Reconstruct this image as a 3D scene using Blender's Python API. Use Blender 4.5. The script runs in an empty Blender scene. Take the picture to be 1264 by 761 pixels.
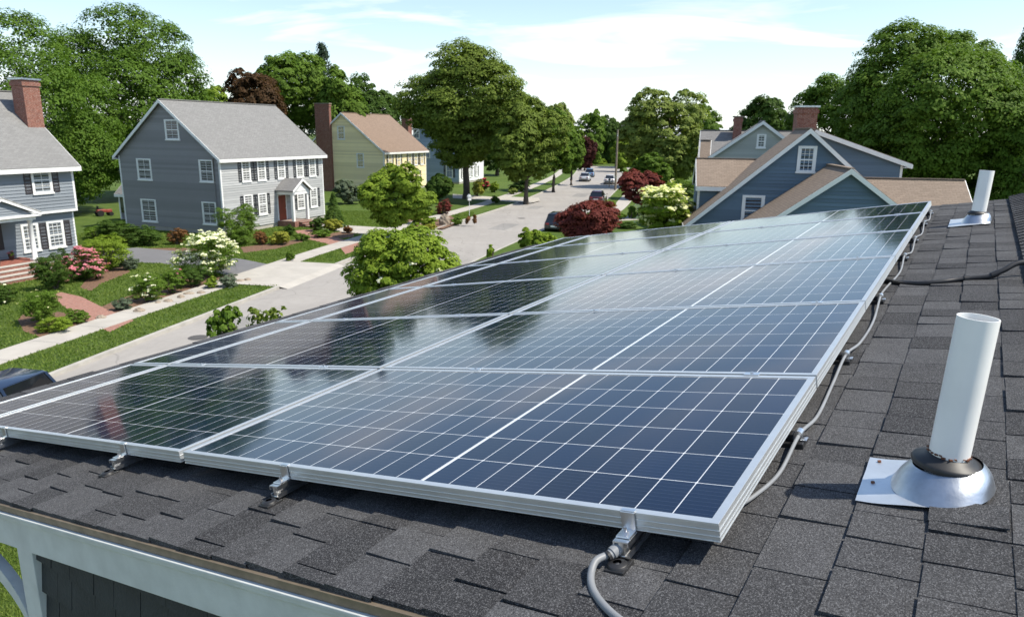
import bpy, math, random
import numpy as np
from math import radians as R, sin, cos, pi
from mathutils import Vector, Matrix

S = bpy.context.scene
COL = S.collection
# ------------------------------------------------------------------ camera
FPX, CX, CY = 893.0, 632.0, 380.5
PITCH, ROLL, CAMH = R(13.7), R(0.6), 8.2
cam = bpy.data.cameras.new('camera'); camo = bpy.data.objects.new('camera', cam); COL.objects.link(camo)
cam.sensor_width = 36; cam.lens = FPX/1264*36; cam.clip_end = 3000; cam.clip_start = 0.05
camo.matrix_world = (Matrix.Translation((0, 0, CAMH)) @ Matrix.Rotation(R(90)-PITCH, 4, 'X') @ Matrix.Rotation(ROLL, 4, 'Z'))
cam.dof.use_dof = True; cam.dof.focus_distance = 3.0; cam.dof.aperture_fstop = 8.0
S.camera = camo
# ------------------------------------------------------------------ sky and sun
SAZ, SEL = R(102), R(56)
SUNV = Vector((cos(SEL)*sin(SAZ), cos(SEL)*cos(SAZ), sin(SEL)))
SUN_EL = math.asin(SUNV.z); SUN_AZ = math.atan2(SUNV.x, SUNV.y)
world = bpy.data.worlds.new('World'); S.world = world; world.use_nodes = True
wn = world.node_tree; wn.nodes.clear()
def wnode(t, **k):
    n = wn.nodes.new(t)
    for a, b in k.items(): setattr(n, a, b)
    return n
wo = wnode('ShaderNodeOutputWorld'); wb = wnode('ShaderNodeBackground'); sky = wnode('ShaderNodeTexSky')
sky.sky_type = 'NISHITA'; sky.sun_disc = False; sky.sun_elevation = SUN_EL; sky.sun_rotation = SUN_AZ
sky.air_density = 1.05; sky.dust_density = 0.3; sky.ozone_density = 1.0
wb.inputs['Strength'].default_value = 0.145
tc = wnode('ShaderNodeTexCoord'); sp = wnode('ShaderNodeSeparateXYZ'); wn.links.new(tc.outputs['Generated'], sp.inputs[0])
# project the direction on a flat cloud layer so cirrus streaks shrink towards the horizon
mz = wnode('ShaderNodeMath', operation='MAXIMUM'); mz.inputs[1].default_value = 0.0; wn.links.new(sp.outputs['Z'], mz.inputs[0])
ad = wnode('ShaderNodeMath', operation='ADD'); ad.inputs[1].default_value = 0.12; wn.links.new(mz.outputs[0], ad.inputs[0])
dx = wnode('ShaderNodeMath', operation='DIVIDE'); wn.links.new(sp.outputs['X'], dx.inputs[0]); wn.links.new(ad.outputs[0], dx.inputs[1])
dy = wnode('ShaderNodeMath', operation='DIVIDE'); wn.links.new(sp.outputs['Y'], dy.inputs[0]); wn.links.new(ad.outputs[0], dy.inputs[1])
cb = wnode('ShaderNodeCombineXYZ'); wn.links.new(dx.outputs[0], cb.inputs[0]); wn.links.new(dy.outputs[0], cb.inputs[1])
mp = wnode('ShaderNodeMapping'); wn.links.new(cb.outputs[0], mp.inputs[0]); mp.inputs['Scale'].default_value = (0.55, 0.95, 1); mp.inputs['Rotation'].default_value = (0, 0, 0.25)
mp.inputs['Location'].default_value = (3.1, 1.7, 0)
nz = wnode('ShaderNodeTexNoise'); nz.inputs['Scale'].default_value = 1.35; nz.inputs['Detail'].default_value = 9; nz.inputs['Roughness'].default_value = 0.52; nz.inputs['Distortion'].default_value = 0.7
wn.links.new(mp.outputs[0], nz.inputs['Vector'])
cr = wnode('ShaderNodeValToRGB'); cr.color_ramp.elements[0].position = 0.50; cr.color_ramp.elements[1].position = 0.66
wn.links.new(nz.outputs['Fac'], cr.inputs[0])
mul = wnode('ShaderNodeMath', operation='MULTIPLY'); mul.inputs[1].default_value = 0.92; wn.links.new(cr.outputs[0], mul.inputs[0])
mx = wnode('ShaderNodeMix', data_type='RGBA'); cz = wnode('ShaderNodeMapRange'); wn.links.new(mz.outputs[0], cz.inputs[0]); cz.inputs[1].default_value = .17; cz.inputs[2].default_value = .33; cz.inputs[3].default_value = 1.0; cz.inputs[4].default_value = 0.12
mul2 = wnode('ShaderNodeMath', operation='MULTIPLY'); wn.links.new(mul.outputs[0], mul2.inputs[0]); wn.links.new(cz.outputs[0], mul2.inputs[1])
wn.links.new(mul2.outputs[0], mx.inputs['Factor'])
wn.links.new(sky.outputs[0], mx.inputs[6]); mx.inputs[7].default_value = (7.0, 7.0, 7.1, 1)
hz = wnode('ShaderNodeMath', operation='MULTIPLY'); hz.inputs[1].default_value = -9.0; wn.links.new(mz.outputs[0], hz.inputs[0])
he_ = wnode('ShaderNodeMath', operation='EXPONENT'); wn.links.new(hz.outputs[0], he_.inputs[0])
hm = wnode('ShaderNodeMath', operation='MULTIPLY'); hm.inputs[1].default_value = 0.5; wn.links.new(he_.outputs[0], hm.inputs[0])
mx2 = wnode('ShaderNodeMix', data_type='RGBA'); wn.links.new(hm.outputs[0], mx2.inputs['Factor']); wn.links.new(mx.outputs[2], mx2.inputs[6]); mx2.inputs[7].default_value = (5.0, 6.0, 7.0, 1)
wn.links.new(mx2.outputs[2], wb.inputs['Color']); wn.links.new(wb.outputs[0], wo.inputs[0])
sun = bpy.data.lights.new('sun', 'SUN'); suno = bpy.data.objects.new('sun', sun); COL.objects.link(suno)
sun.energy = 4.9; sun.angle = R(0.6); sun.color = (1.0, 0.93, 0.81)
suno.rotation_euler = SUNV.to_track_quat('Z', 'Y').to_euler()
S.view_settings.view_transform = 'Standard'; S.view_settings.look = 'None'; S.view_settings.exposure = 0.42; S.view_settings.gamma = 1
S.render.resolution_x = 1024; S.render.resolution_y = 616
S.cycles.max_bounces = 6; S.cycles.transparent_max_bounces = 8; S.cycles.diffuse_bounces = 3; S.cycles.glossy_bounces = 3
S.cycles.use_denoising = True

# ------------------------------------------------------------------ measuring helpers (photograph pixel -> point in the world)
def ray(u, v):
    x, yd, z = (u-CX)/FPX, (v-CY)/FPX, 1.0
    c, s = cos(ROLL), sin(ROLL)
    xl, yl = c*x - s*yd, s*x + c*yd
    return Vector((xl, z*cos(PITCH)-yl*sin(PITCH), -yl*cos(PITCH)-z*sin(PITCH)))
def G(u, v, h=0.1):
    w = ray(u, v); t = -(CAMH-h)/w.z
    return Vector((w.x*t, w.y*t, h))
def at_y(u, y):                     # ground position on pixel column u at forward distance y (taken near the horizon)
    w = ray(u, 200); return Vector((w.x/w.y*y, y, 0.1))
def zat(u, v, p):                   # height seen on pixel row v above point p
    w = ray(u, v); t = (w.x*p[0]+w.y*p[1])/(w.x**2+w.y**2); return CAMH+t*w.z
def facade(u, v, o, yaw):           # on the street-side plane of a house: (y', z)
    V = Vector((sin(yaw), cos(yaw))); U = Vector((cos(yaw), -sin(yaw))); w = ray(u, v)
    t = (U.x*o[0]+U.y*o[1])/(U.x*w.x+U.y*w.y); P = w*t
    return ((P.x-o[0])*V.x+(P.y-o[1])*V.y, CAMH+P.z)
def gable(u, v, o, yaw):            # on the gable-side plane: (x', z)
    V = Vector((sin(yaw), cos(yaw))); U = Vector((cos(yaw), -sin(yaw))); w = ray(u, v)
    t = (V.x*o[0]+V.y*o[1])/(V.x*w.x+V.y*w.y); P = w*t
    return ((P.x-o[0])*U.x+(P.y-o[1])*U.y, CAMH+P.z)

# ------------------------------------------------------------------ mesh builder
class MB:
    def __init__(s): s.v = []; s.f = []; s.m = []; s.sm = []
    def add(s, vs, fs, mi=0, smooth=False):
        k = len(s.v); s.v += [tuple(p) for p in vs]; s.f += [tuple(i+k for i in f) for f in fs]
        s.m += [mi]*len(fs); s.sm += [smooth]*len(fs)
    def box(s, x0, x1, y0, y1, z0, z1, mi=0, M=None):
        vs = [Vector((x, y, z)) for z in (z0, z1) for y in (y0, y1) for x in (x0, x1)]
        if M: vs = [M @ p for p in vs]
        s.add(vs, [(0, 2, 3, 1), (4, 5, 7, 6), (0, 1, 5, 4), (2, 6, 7, 3), (0, 4, 6, 2), (1, 3, 7, 5)], mi)
    def quad(s, a, b, c, d, mi=0): s.add([a, b, c, d], [(0, 1, 2, 3)], mi)
    def slab(s, poly, n, mi=0):      # polygon extruded along vector n
        n = Vector(n); p = [Vector(q) for q in poly]; k = len(p)
        fs = [tuple(range(k-1, -1, -1)), tuple(range(k, 2*k))] + [(i, (i+1) % k, k+(i+1) % k, k+i) for i in range(k)]
        s.add(p+[q+n for q in p], fs, mi)
    def cyl(s, p0, p1, r0, r1=None, n=16, mi=0, caps=True, smooth=True):
        p0, p1 = Vector(p0), Vector(p1); r1 = r0 if r1 is None else r1
        q = (p1-p0).to_track_quat('Z', 'Y').to_matrix()
        vs = []
        for p, r in ((p0, r0), (p1, r1)):
            vs += [p+q @ Vector((r*cos(2*pi*i/n), r*sin(2*pi*i/n), 0)) for i in range(n)]
        s.add(vs, [(i, (i+1) % n, n+(i+1) % n, n+i) for i in range(n)], mi, smooth)
        if caps: s.add(vs, [tuple(range(n-1, -1, -1)), tuple(range(n, 2*n))], mi)
    def tube(s, pts, r, n=10, mi=0):
        pts = [Vector(p) for p in pts]; rr = r if isinstance(r, (list, tuple)) else [r]*len(pts)
        vs = []; up = Vector((0, 0, 1))
        for i, p in enumerate(pts):
            d = (pts[min(i+1, len(pts)-1)]-pts[max(i-1, 0)]).normalized()
            a = d.cross(up); a = a.normalized() if a.length > 1e-3 else Vector((1, 0, 0)); b = a.cross(d).normalized()
            vs += [p+(a*cos(2*pi*k/n)+b*sin(2*pi*k/n))*rr[i] for k in range(n)]
        fs = [(i*n+k, i*n+(k+1) % n, (i+1)*n+(k+1) % n, (i+1)*n+k) for i in range(len(pts)-1) for k in range(n)]
        s.add(vs, fs, mi, True); s.add(vs, [tuple(range(n-1, -1, -1)), tuple(range((len(pts)-1)*n, len(pts)*n))], mi)
    def lathe(s, prof, M=None, n=28, mi=0):
        vs = []
        for r, z in prof: vs += [Vector((r*cos(2*pi*i/n), r*sin(2*pi*i/n), z)) for i in range(n)]
        if M: vs = [M @ p for p in vs]
        s.add(vs, [(j*n+i, j*n+(i+1) % n, (j+1)*n+(i+1) % n, (j+1)*n+i) for j in range(len(prof)-1) for i in range(n)], mi, True)
    def build(s, name, mat, parent=None, loc=None, bevel=0, kind=None, label=None):
        me = bpy.data.meshes.new(name); me.from_pydata(s.v, [], s.f)
        mats = mat if isinstance(mat, (list, tuple)) else [mat]
        for m in mats: me.materials.append(m)
        me.polygons.foreach_set('material_index', s.m); me.polygons.foreach_set('use_smooth', s.sm); me.update()
        o = bpy.data.objects.new(name, me); COL.objects.link(o)
        if parent: o.parent = parent
        if loc is not None: o.location = loc
        if bevel:
            b = o.modifiers.new('bevel', 'BEVEL'); b.width = bevel; b.segments = 2; b.limit_method = 'ANGLE'
        if kind: o['kind'] = kind
        if label: o['label'] = label
        return o
def tag(o, label, cat, group=None, kind=None):
    o['label'] = label; o['category'] = cat
    if group: o['group'] = group
    if kind: o['kind'] = kind
    return o
def empty(name, loc=(0, 0, 0), rz=0, label=None, cat=None, group=None, mat=None):
    o = bpy.data.objects.new(name, None); COL.objects.link(o); o.empty_display_size = 0.2
    if mat is not None: o.matrix_world = mat
    else: o.location = loc; o.rotation_euler = (0, 0, rz)
    if label: tag(o, label, cat, group)
    return o
def copy_tree(o, parent=None):
    c = o.copy(); COL.objects.link(c); c.parent = parent
    for ch in [x for x in bpy.data.objects if x.parent == o]: copy_tree(ch, c)
    return c

# ------------------------------------------------------------------ materials
class NT:
    def __init__(s, name):
        s.m = bpy.data.materials.new(name); s.m.use_nodes = True; s.t = s.m.node_tree
        s.b = s.t.nodes['Principled BSDF']
    def n(s, t, ins=None, **k):
        nd = s.t.nodes.new(t)
        for a, b in k.items(): setattr(nd, a, b)
        for a, b in (ins or {}).items(): s.put(nd.inputs[a], b)
        return nd
    def put(s, sock, val):
        if hasattr(val, 'is_output') or isinstance(val, bpy.types.NodeSocket): s.t.links.new(val, sock)
        else: sock.default_value = val
    def math(s, op, a, b=0.0, c=None):
        nd = s.n('ShaderNodeMath', operation=op); s.put(nd.inputs[0], a); s.put(nd.inputs[1], b)
        if c is not None: s.put(nd.inputs[2], c)
        return nd.outputs[0]
    def mix(s, f, a, b, bt='MIX'):
        nd = s.n('ShaderNodeMix', data_type='RGBA', blend_type=bt); s.put(nd.inputs['Factor'], f)
        s.put(nd.inputs[6], a if not isinstance(a, tuple) else (*a[:3], 1)); s.put(nd.inputs[7], b if not isinstance(b, tuple) else (*b[:3], 1)); return nd.outputs[2]
    def coord(s, k='Object'): return s.n('ShaderNodeTexCoord').outputs[k]
    def noise(s, vec, scale, detail=4, rough=.55, dist=0):
        return s.n('ShaderNodeTexNoise', {'Vector': vec, 'Scale': scale, 'Detail': detail, 'Roughness': rough, 'Distortion': dist}).outputs['Fac']
    def ramp(s, f, p0, p1, c0=(0, 0, 0), c1=(1, 1, 1)):
        nd = s.n('ShaderNodeValToRGB'); nd.color_ramp.elements[0].position = p0; nd.color_ramp.elements[1].position = p1
        nd.color_ramp.elements[0].color = (*c0, 1); nd.color_ramp.elements[1].color = (*c1, 1); s.put(nd.inputs[0], f); return nd.outputs[0]
    def bump(s, h, strength=.3, dist=.01):
        nd = s.n('ShaderNodeBump', {'Height': h, 'Strength': strength, 'Distance': dist}); s.put(s.b.inputs['Normal'], nd.outputs[0]); return nd
    def set(s, **k):
        for a, b in k.items():
            a = {'color': 'Base Color', 'rough': 'Roughness', 'metal': 'Metallic', 'ior': 'IOR', 'spec': 'Specular IOR Level', 'coat': 'Coat Weight', 'coatr': 'Coat Roughness'}.get(a, a)
            s.put(s.b.inputs[a], (*b, 1) if isinstance(b, tuple) and len(b) == 3 else b)
        return s.m
def plain(name, c, rough=.6, metal=0, var=.15, scale=3, bump=0, coat=0):
    t = NT(name); co = t.coord(); nf = t.noise(co, scale, 5)
    dark = tuple(x*(1-var) for x in c); light = tuple(min(1, x*(1+var)) for x in c)
    t.set(color=t.mix(t.ramp(nf, .3, .7), dark, light), rough=rough, metal=metal, coat=coat)
    if bump: t.bump(t.noise(co, scale*12, 3), bump, .01)
    return t.m

def mat_grass(name, c1=(.085, .150, .022), c2=(.140, .205, .040), dry=(.24, .22, .08)):
    t = NT(name); co = t.coord('Object')
    a = t.noise(co, .35, 5, .6); b = t.noise(co, 6, 6, .7); c = t.noise(co, 45, 3, .8)
    col = t.mix(t.ramp(a, .35, .65), c1, c2); col = t.mix(t.math('MULTIPLY', t.ramp(b, .5, .75), .5), col, dry); m_ = t.noise(co, 1.6, 6, .7); col = t.mix(t.math('MULTIPLY', t.ramp(m_, .45, .7), .45), col, tuple(x*.6 for x in c1))
    col = t.mix(t.ramp(c, .3, .7), col, t.mix(1.0, col, (.45, .5, .4), 'MULTIPLY'))
    t.set(color=col, rough=.9, spec=.2); t.bump(t.math('ADD', b, c), .9, .06); return t.m
def mat_asphalt(name, c, speck=.25):
    t = NT(name); co = t.coord()
    a = t.noise(co, .25, 5, .6); b = t.noise(co, 60, 2); p = t.noise(co, 2.2, 6, .65)
    col = t.mix(t.ramp(a, .3, .7), tuple(x*.88 for x in c), tuple(x*1.1 for x in c))
    col = t.mix(t.math('MULTIPLY', t.ramp(p, .45, .7), .35), col, tuple(x*.72 for x in c)); q_ = t.noise(t.n('ShaderNodeMapping', {'Vector': co, 'Scale': (1.1, .09, 1), 'Rotation': (0, 0, .22)}).outputs[0], 1.0, 5, .6); col = t.mix(t.math('MULTIPLY', t.ramp(q_, .48, .62), .25), col, tuple(x*.7 for x in c))
    # tar-sealed cracks
    v = t.n('ShaderNodeTexVoronoi', {'Vector': t.n('ShaderNodeVectorMath', {0: co, 1: t.n('ShaderNodeTexNoise', {'Vector': co, 'Scale': .8}).outputs['Color']}, operation='ADD').outputs[0], 'Scale': .16}, feature='DISTANCE_TO_EDGE').outputs['Distance']
    crk = t.ramp(v, .0015, .006, (1, 1, 1), (0, 0, 0))
    col = t.mix(t.math('MULTIPLY', crk, .5), col, tuple(x*.45 for x in c))
    col = t.mix(t.math('MULTIPLY', t.ramp(b, .4, .7), speck), col, tuple(x*1.4 for x in c))
    t.set(color=col, rough=.88); t.bump(b, .3, .01); return t.m
def mat_concrete():
    t = NT('concrete'); co = t.coord(); a = t.noise(co, .9, 6, .6); b = t.noise(co, 40, 3)
    col = t.mix(t.ramp(a, .3, .7), (.36, .335, .295), (.46, .43, .38)); col = t.mix(t.math('MULTIPLY', t.ramp(b, .4, .7), .2), col, (.28, .26, .24))
    t.set(color=col, rough=.9); t.bump(b, .3, .01); return t.m
def mat_brick(name, c1, c2, mortar, bw=.21, bh=.07, axis='wall', ms=.012):
    t = NT(name); co = t.coord()
    sx = t.n('ShaderNodeSeparateXYZ', {0: co})
    if axis == 'wall': vec = t.n('ShaderNodeCombineXYZ', {0: t.math('ADD', sx.outputs[0], sx.outputs[1]), 1: sx.outputs[2]}).outputs[0]
    else: vec = co
    br = t.n('ShaderNodeTexBrick', {'Vector': vec, 'Color1': (*c1, 1), 'Color2': (*c2, 1), 'Mortar': (*mortar, 1), 'Scale': 1.0, 'Mortar Size': ms, 'Brick Width': bw, 'Row Height': bh})
    nf = t.noise(co, 9, 4)
    t.set(color=t.mix(t.math('MULTIPLY', t.ramp(nf, .38, .62), .6), br.outputs['Color'], tuple(x*.45 for x in c1)), rough=.9)
    t.bump(br.outputs['Fac'], -.5, .01); return t.m
def mat_shingle(name, c, axis='y', sc=1.35, var=.11):   # small-scale roofs of the houses across the way
    t = NT(name); co = t.coord(); sx = t.n('ShaderNodeSeparateXYZ', {0: co})
    along = sx.outputs[1] if axis == 'y' else sx.outputs[0]
    vec = t.n('ShaderNodeCombineXYZ', {0: along, 1: t.math('MULTIPLY', sx.outputs[2], 1.6)}).outputs[0]
    br = t.n('ShaderNodeTexBrick', {'Vector': vec, 'Color1': (*[x*(1-var) for x in c], 1), 'Color2': (*[x*(1+var) for x in c], 1), 'Mortar': (*[x*.55 for x in c], 1), 'Scale': sc, 'Mortar Size': .012, 'Brick Width': .42, 'Row Height': .18})
    n1 = t.noise(co, .8, 5); n2 = t.noise(co, 30, 2)
    col = t.mix(t.math('MULTIPLY', t.ramp(n1, .35, .7), .3), br.outputs['Color'], tuple(x*.8 for x in c))
    col = t.mix(t.math('MULTIPLY', t.ramp(n2, .45, .65), .3), col, tuple(min(1, x*1.35) for x in c))
    t.set(color=col, rough=.93, spec=.2); t.bump(t.math('ADD', br.outputs['Fac'], n2), -.4, .02); return t.m
def mat_leaf(name, c, c2=None, trans=.17, rough=.5):
    t = NT(name); c2 = c2 or tuple(min(1, x*1.9) for x in c)
    g = t.n('ShaderNodeNewGeometry'); rnd = g.outputs['Random Per Island']
    n1 = t.noise(t.coord(), .45, 3); n3 = t.noise(t.coord(), 1.1, 2)
    col = t.mix(t.math('ADD', t.math('MULTIPLY', rnd, .55), t.math('MULTIPLY', t.ramp(n3, .35, .7), .45)), c, c2); col = t.mix(t.math('MULTIPLY', t.ramp(n1, .35, .65), .45), col, tuple(x*.62 for x in c))
    t.set(color=col, rough=.65, spec=.12)
    tr = t.n('ShaderNodeBsdfTranslucent', {'Color': t.mix(1.0, col, (2.2, 2.5, .9), 'MULTIPLY')})
    ms = t.n('ShaderNodeMixShader', {0: trans, 1: t.b.outputs[0], 2: tr.outputs[0]})
    t.t.links.new(ms.outputs[0], t.t.nodes['Material Output'].inputs['Surface']); return t.m

M = {}
M['white'] = plain('white_paint', (.78, .78, .76), .5, var=.05)
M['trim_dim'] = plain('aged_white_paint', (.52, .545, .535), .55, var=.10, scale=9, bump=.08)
M['alum'] = plain('aluminium', (.80, .81, .82), .30, 1.0, var=.05, scale=8)
M['alum_frame'] = plain('anodised_frame', (.68, .70, .70), .38, .75, var=.04, scale=14)
M['galv'] = plain('galvanised_steel', (.52, .55, .58), .36, 1.0, var=.35, scale=7, bump=.05)
M['steel'] = plain('steel_bolt', (.55, .55, .56), .3, 1, scale=30)
M['black_rubber'] = plain('black_rubber', (.018, .018, .019), .5, var=.3, scale=20)
M['grey_cable'] = plain('grey_cable', (.22, .23, .24), .5, var=.1, scale=12)
M['pvc'] = plain('pvc', (.83, .83, .80), .35, var=.05, scale=5)
M['rust'] = plain('rusty_screw', (.13, .05, .025), .8, var=.4, scale=60)
M['bronze'] = plain('bronze_drip_edge', (.20, .16, .115), .5, .3, var=.25, scale=14)
M['shutter'] = plain('black_shutter', (.022, .024, .028), .5)
M['shutter_brown'] = plain('brown_black_shutter', (.035, .028, .030), .5)
M['door_red'] = plain('red_door', (.20, .03, .015), .4)
M['door_dark'] = plain('dark_door', (.05, .02, .015), .4)
M['door_white'] = M['white']
M['kerb'] = plain('granite_kerb', (.38, .36, .32), .9, var=.15, scale=2, bump=.3)
M['mulch'] = plain('mulch', (.15, .085, .05), .95, var=.5, scale=9, bump=1.0)
M['stone'] = plain('field_stone', (.27, .22, .17), .9, var=.35, scale=5, bump=.5)
M['pole'] = plain('weathered_pole', (.23, .19, .15), .9, var=.25, scale=6, bump=.3)
M['bark'] = plain('bark', (.085, .068, .052), .95, var=.4, scale=7, bump=.8)
M['grass'] = mat_grass('grass'); M['grass_far'] = mat_grass('grass_far', (.07, .12, .022), (.11, .16, .03))
M['road'] = mat_asphalt('road_asphalt', (.305, .285, .26)); M['drive'] = mat_asphalt('driveway_asphalt', (.15, .148, .15))
M['concrete'] = mat_concrete(); M['drive_old'] = mat_asphalt('patch_asphalt', (.235, .225, .21)); M['iron'] = plain('cast_iron', (.08, .075, .07), .7)
M['brick'] = mat_brick('brick', (.30, .085, .05), (.21, .06, .04), (.30, .25, .21))
M['brick_path'] = mat_brick('brick_path', (.40, .19, .14), (.32, .14, .10), (.30, .22, .18), .22, .11, 'flat')
M['rf_grey'] = mat_shingle('grey_shingle', (.205, .203, .197)); M['rf_grey_x'] = mat_shingle('grey_shingle_x', (.20, .195, .19), 'x')
M['rf_red'] = mat_shingle('redbrown_shingle', (.225, .165, .125)); M['rf_brown'] = mat_shingle('tan_shingle', (.235, .185, .145))
M['rf_brown_x'] = mat_shingle('tan_shingle_x', (.235, .185, .145), 'x')
def siding(name, c):
    t = NT(name); rnd = t.n('ShaderNodeNewGeometry').outputs['Random Per Island']; nf = t.noise(t.coord(), 1.2, 6, .65)
    col = t.mix(rnd, tuple(x*.86 for x in c), tuple(min(1, x*1.10) for x in c)); col = t.mix(t.math('MULTIPLY', t.ramp(nf, .45, .75), .22), col, tuple(x*.78 for x in c))
    t.set(color=col, rough=.65, spec=.3); return t.m
M['sd_bluegrey'] = siding('bluegrey_clapboard', (.215, .24, .265)); M['sd_grey'] = siding('dark_grey_clapboard', (.25, .245, .245))
M['sd_light'] = siding('light_grey_clapboard', (.42, .425, .42)); M['sd_yellow'] = siding('yellow_clapboard', (.92, .77, .46))
M['sd_blue'] = siding('blue_clapboard', (.115, .170, .225)); M['sd_pale'] = siding('pale_blue_clapboard', (.32, .40, .52)); M['sd_sage'] = siding('sage_clapboard', (.40, .42, .39))
# window glass: dark room behind a shiny pane
t = NT('window_glass'); t.set(color=t.mix(t.ramp(t.noise(t.coord(), 1.1, 3), .45, .6), (.012, .015, .017), (.09, .09, .075)), rough=.06, spec=.8); M['glass'] = t.m
t = NT('car_glass'); t.set(color=(.01, .012, .015), rough=.04, spec=.9); M['car_glass'] = t.m

# ------------------------------------------------------------------ foliage
def leaves(name, mat, rx, ry, rz, n, leaf, seed=0, lobes=12, lobe_r=.42, clump=.13, parent=None, loc=(0, 0, 0), shape='round', droop=.35, fill=.12, flowers=None, taper=0):
    """leaf-sized faces gathered in clumps on a lumpy crown centred at loc; returns the object"""
    r = np.random.default_rng(seed)
    # lobes: overlapping balls that make the crown's outline uneven
    L = []
    for i in range(lobes):
        d = r.normal(size=3); d /= np.linalg.norm(d); d[2] = d[2]*.9+.05
        k = r.uniform(.40, .70); L.append((d*k, lobe_r*r.uniform(.72, 1.12)))
    L.append((np.zeros(3), .62))
    C = np.array([l[0] for l in L]); Rr = np.array([l[1] for l in L])
    if shape == 'cone':
        m = 400 + n//60
        h = r.uniform(0, 1, m)**1.3; ang = r.uniform(0, 2*pi, m); rad = (1-h)*r.uniform(.75, 1.05, m)+.03
        P = np.stack([rad*np.cos(ang), rad*np.sin(ang), h*2-1], 1); Nn = np.stack([np.cos(ang), np.sin(ang), np.full(m, .5)], 1)
    else:
        m = max(46, int(n/110))
        idx = r.choice(len(C), m*3, p=Rr**2/(Rr**2).sum()); d = r.normal(size=(m*3, 3)); d /= np.linalg.norm(d, axis=1)[:, None]
        P = C[idx]+d*Rr[idx][:, None]*r.uniform(.88, 1.04, m*3)[:, None]
        dist = np.linalg.norm(P[:, None]-C[None], axis=2)/Rr[None]; ok = dist.min(1) > .80; 
        if shape == 'dome': ok &= P[:, 2] > -.8
        P, d = P[ok][:m], d[ok][:m]; Nn = d
        m = len(P)
    csz = clump*r.uniform(.6, 1.35, m)
    k = r.integers(0, m, int(n*(1-fill)))
    u = r.normal(size=(len(k), 3)); u /= np.linalg.norm(u, axis=1)[:, None]; u[:, 2] = np.abs(u[:, 2])*.95-.12
    off = u*csz[k][:, None]*(r.uniform(.35, 1.0, len(k))**.5)[:, None]*np.array([1.15, 1.15, .75])
    off[:, 2] -= droop*(off[:, 0]**2+off[:, 1]**2)**.5*.6
    Q = P[k]+off; NQ = u*.75+Nn[k]*.55+np.array([0, 0, .35])
    nf = n-len(k); fidx = r.choice(len(C), nf); d2 = r.normal(size=(nf, 3)); d2 /= np.linalg.norm(d2, axis=1)[:, None]
    if shape == 'cone':
        h = r.uniform(0, 1, nf); a2 = r.uniform(0, 2*pi, nf); rd = (1-h)*.6*r.uniform(0, 1, nf); F = np.stack([rd*np.cos(a2), rd*np.sin(a2), h*2-1], 1)
    else: F = C[fidx]+d2*Rr[fidx][:, None]*r.uniform(.3, .9, nf)[:, None]
    Q = np.concatenate([Q, F]); NQ = np.concatenate([NQ, d2])
    if taper and shape != 'cone':
        tp = 1-taper*np.clip(-Q[:, 2:3], 0, 1); Q[:, :2] *= tp
    S3 = np.array([rx, ry, rz]); Q = Q*S3; NQ = NQ/S3*max(rx, rz)
    NQ += r.normal(size=NQ.shape)*.30; NQ /= np.linalg.norm(NQ, axis=1)[:, None]
    T = np.cross(NQ, r.normal(size=NQ.shape)); T /= np.linalg.norm(T, axis=1)[:, None]; B = np.cross(NQ, T)
    sz = leaf*r.uniform(.6, 1.3, len(Q))[:, None]
    def cards(Q, T, B, NQ, sz):
        a = Q-T*sz*.55; b = Q+B*sz*.34+NQ*sz*.10; c = Q+T*sz*.6-NQ*sz*.06; e = Q-B*sz*.34+NQ*sz*.10
        return np.stack([a, b, c, e], 1).reshape(-1, 3)
    V = cards(Q, T, B, NQ, sz)
    me = bpy.data.meshes.new(name); nq = len(Q); fm = None
    if flowers:
        fmat, nfl, fs = flowers
        kk = r.choice(np.where((NQ[:, 2] > .1))[0], nfl); kk = kk[np.argsort(-(Q[kk, 2]/rz+ r.uniform(0, 1.6, nfl)))][:int(nfl*.75)]
        Q2 = []; 
        for q in Q[kk]:
            o = r.normal(size=(9, 3))*fs*.35; o[:, 2] = np.abs(o[:, 2])*.5
            Q2.append(q*1.05+o+np.array([0, 0, fs*.15]))
        Q2 = np.concatenate(Q2); N2 = r.normal(size=Q2.shape)*.4+np.array([0, 0, 1])+Q2/np.linalg.norm(Q2, axis=1)[:, None]*.6; N2 /= np.linalg.norm(N2, axis=1)[:, None]
        T2 = np.cross(N2, r.normal(size=N2.shape)); T2 /= np.linalg.norm(T2, axis=1)[:, None]; B2 = np.cross(N2, T2)
        V2 = cards(Q2, T2, B2*1.5, N2, np.full((len(Q2), 1), fs*.55))
    me.vertices.add(len(V)); me.vertices.foreach_set('co', V.ravel().astype(np.float32))
    me.loops.add(nq*4); me.loops.foreach_set('vertex_index', np.arange(nq*4, dtype=np.int32))
    me.polygons.add(nq); me.polygons.foreach_set('loop_start', np.arange(0, nq*4, 4, dtype=np.int32)); me.update(calc_edges=True)
    me.materials.append(mat)
    o = bpy.data.objects.new(name, me); COL.objects.link(o); o.location = loc
    if parent: o.parent = parent
    if flowers:
        n2 = len(V2)//4; m2 = bpy.data.meshes.new('blossom')
        m2.vertices.add(len(V2)); m2.vertices.foreach_set('co', V2.ravel().astype(np.float32))
        m2.loops.add(n2*4); m2.loops.foreach_set('vertex_index', np.arange(n2*4, dtype=np.int32))
        m2.polygons.add(n2); m2.polygons.foreach_set('loop_start', np.arange(0, n2*4, 4, dtype=np.int32)); m2.update(calc_edges=True)
        m2.materials.append(fmat); f = bpy.data.objects.new('blossom', m2); COL.objects.link(f); f.parent = parent or o; f.location = loc if parent else (0, 0, 0)
    return o
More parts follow.
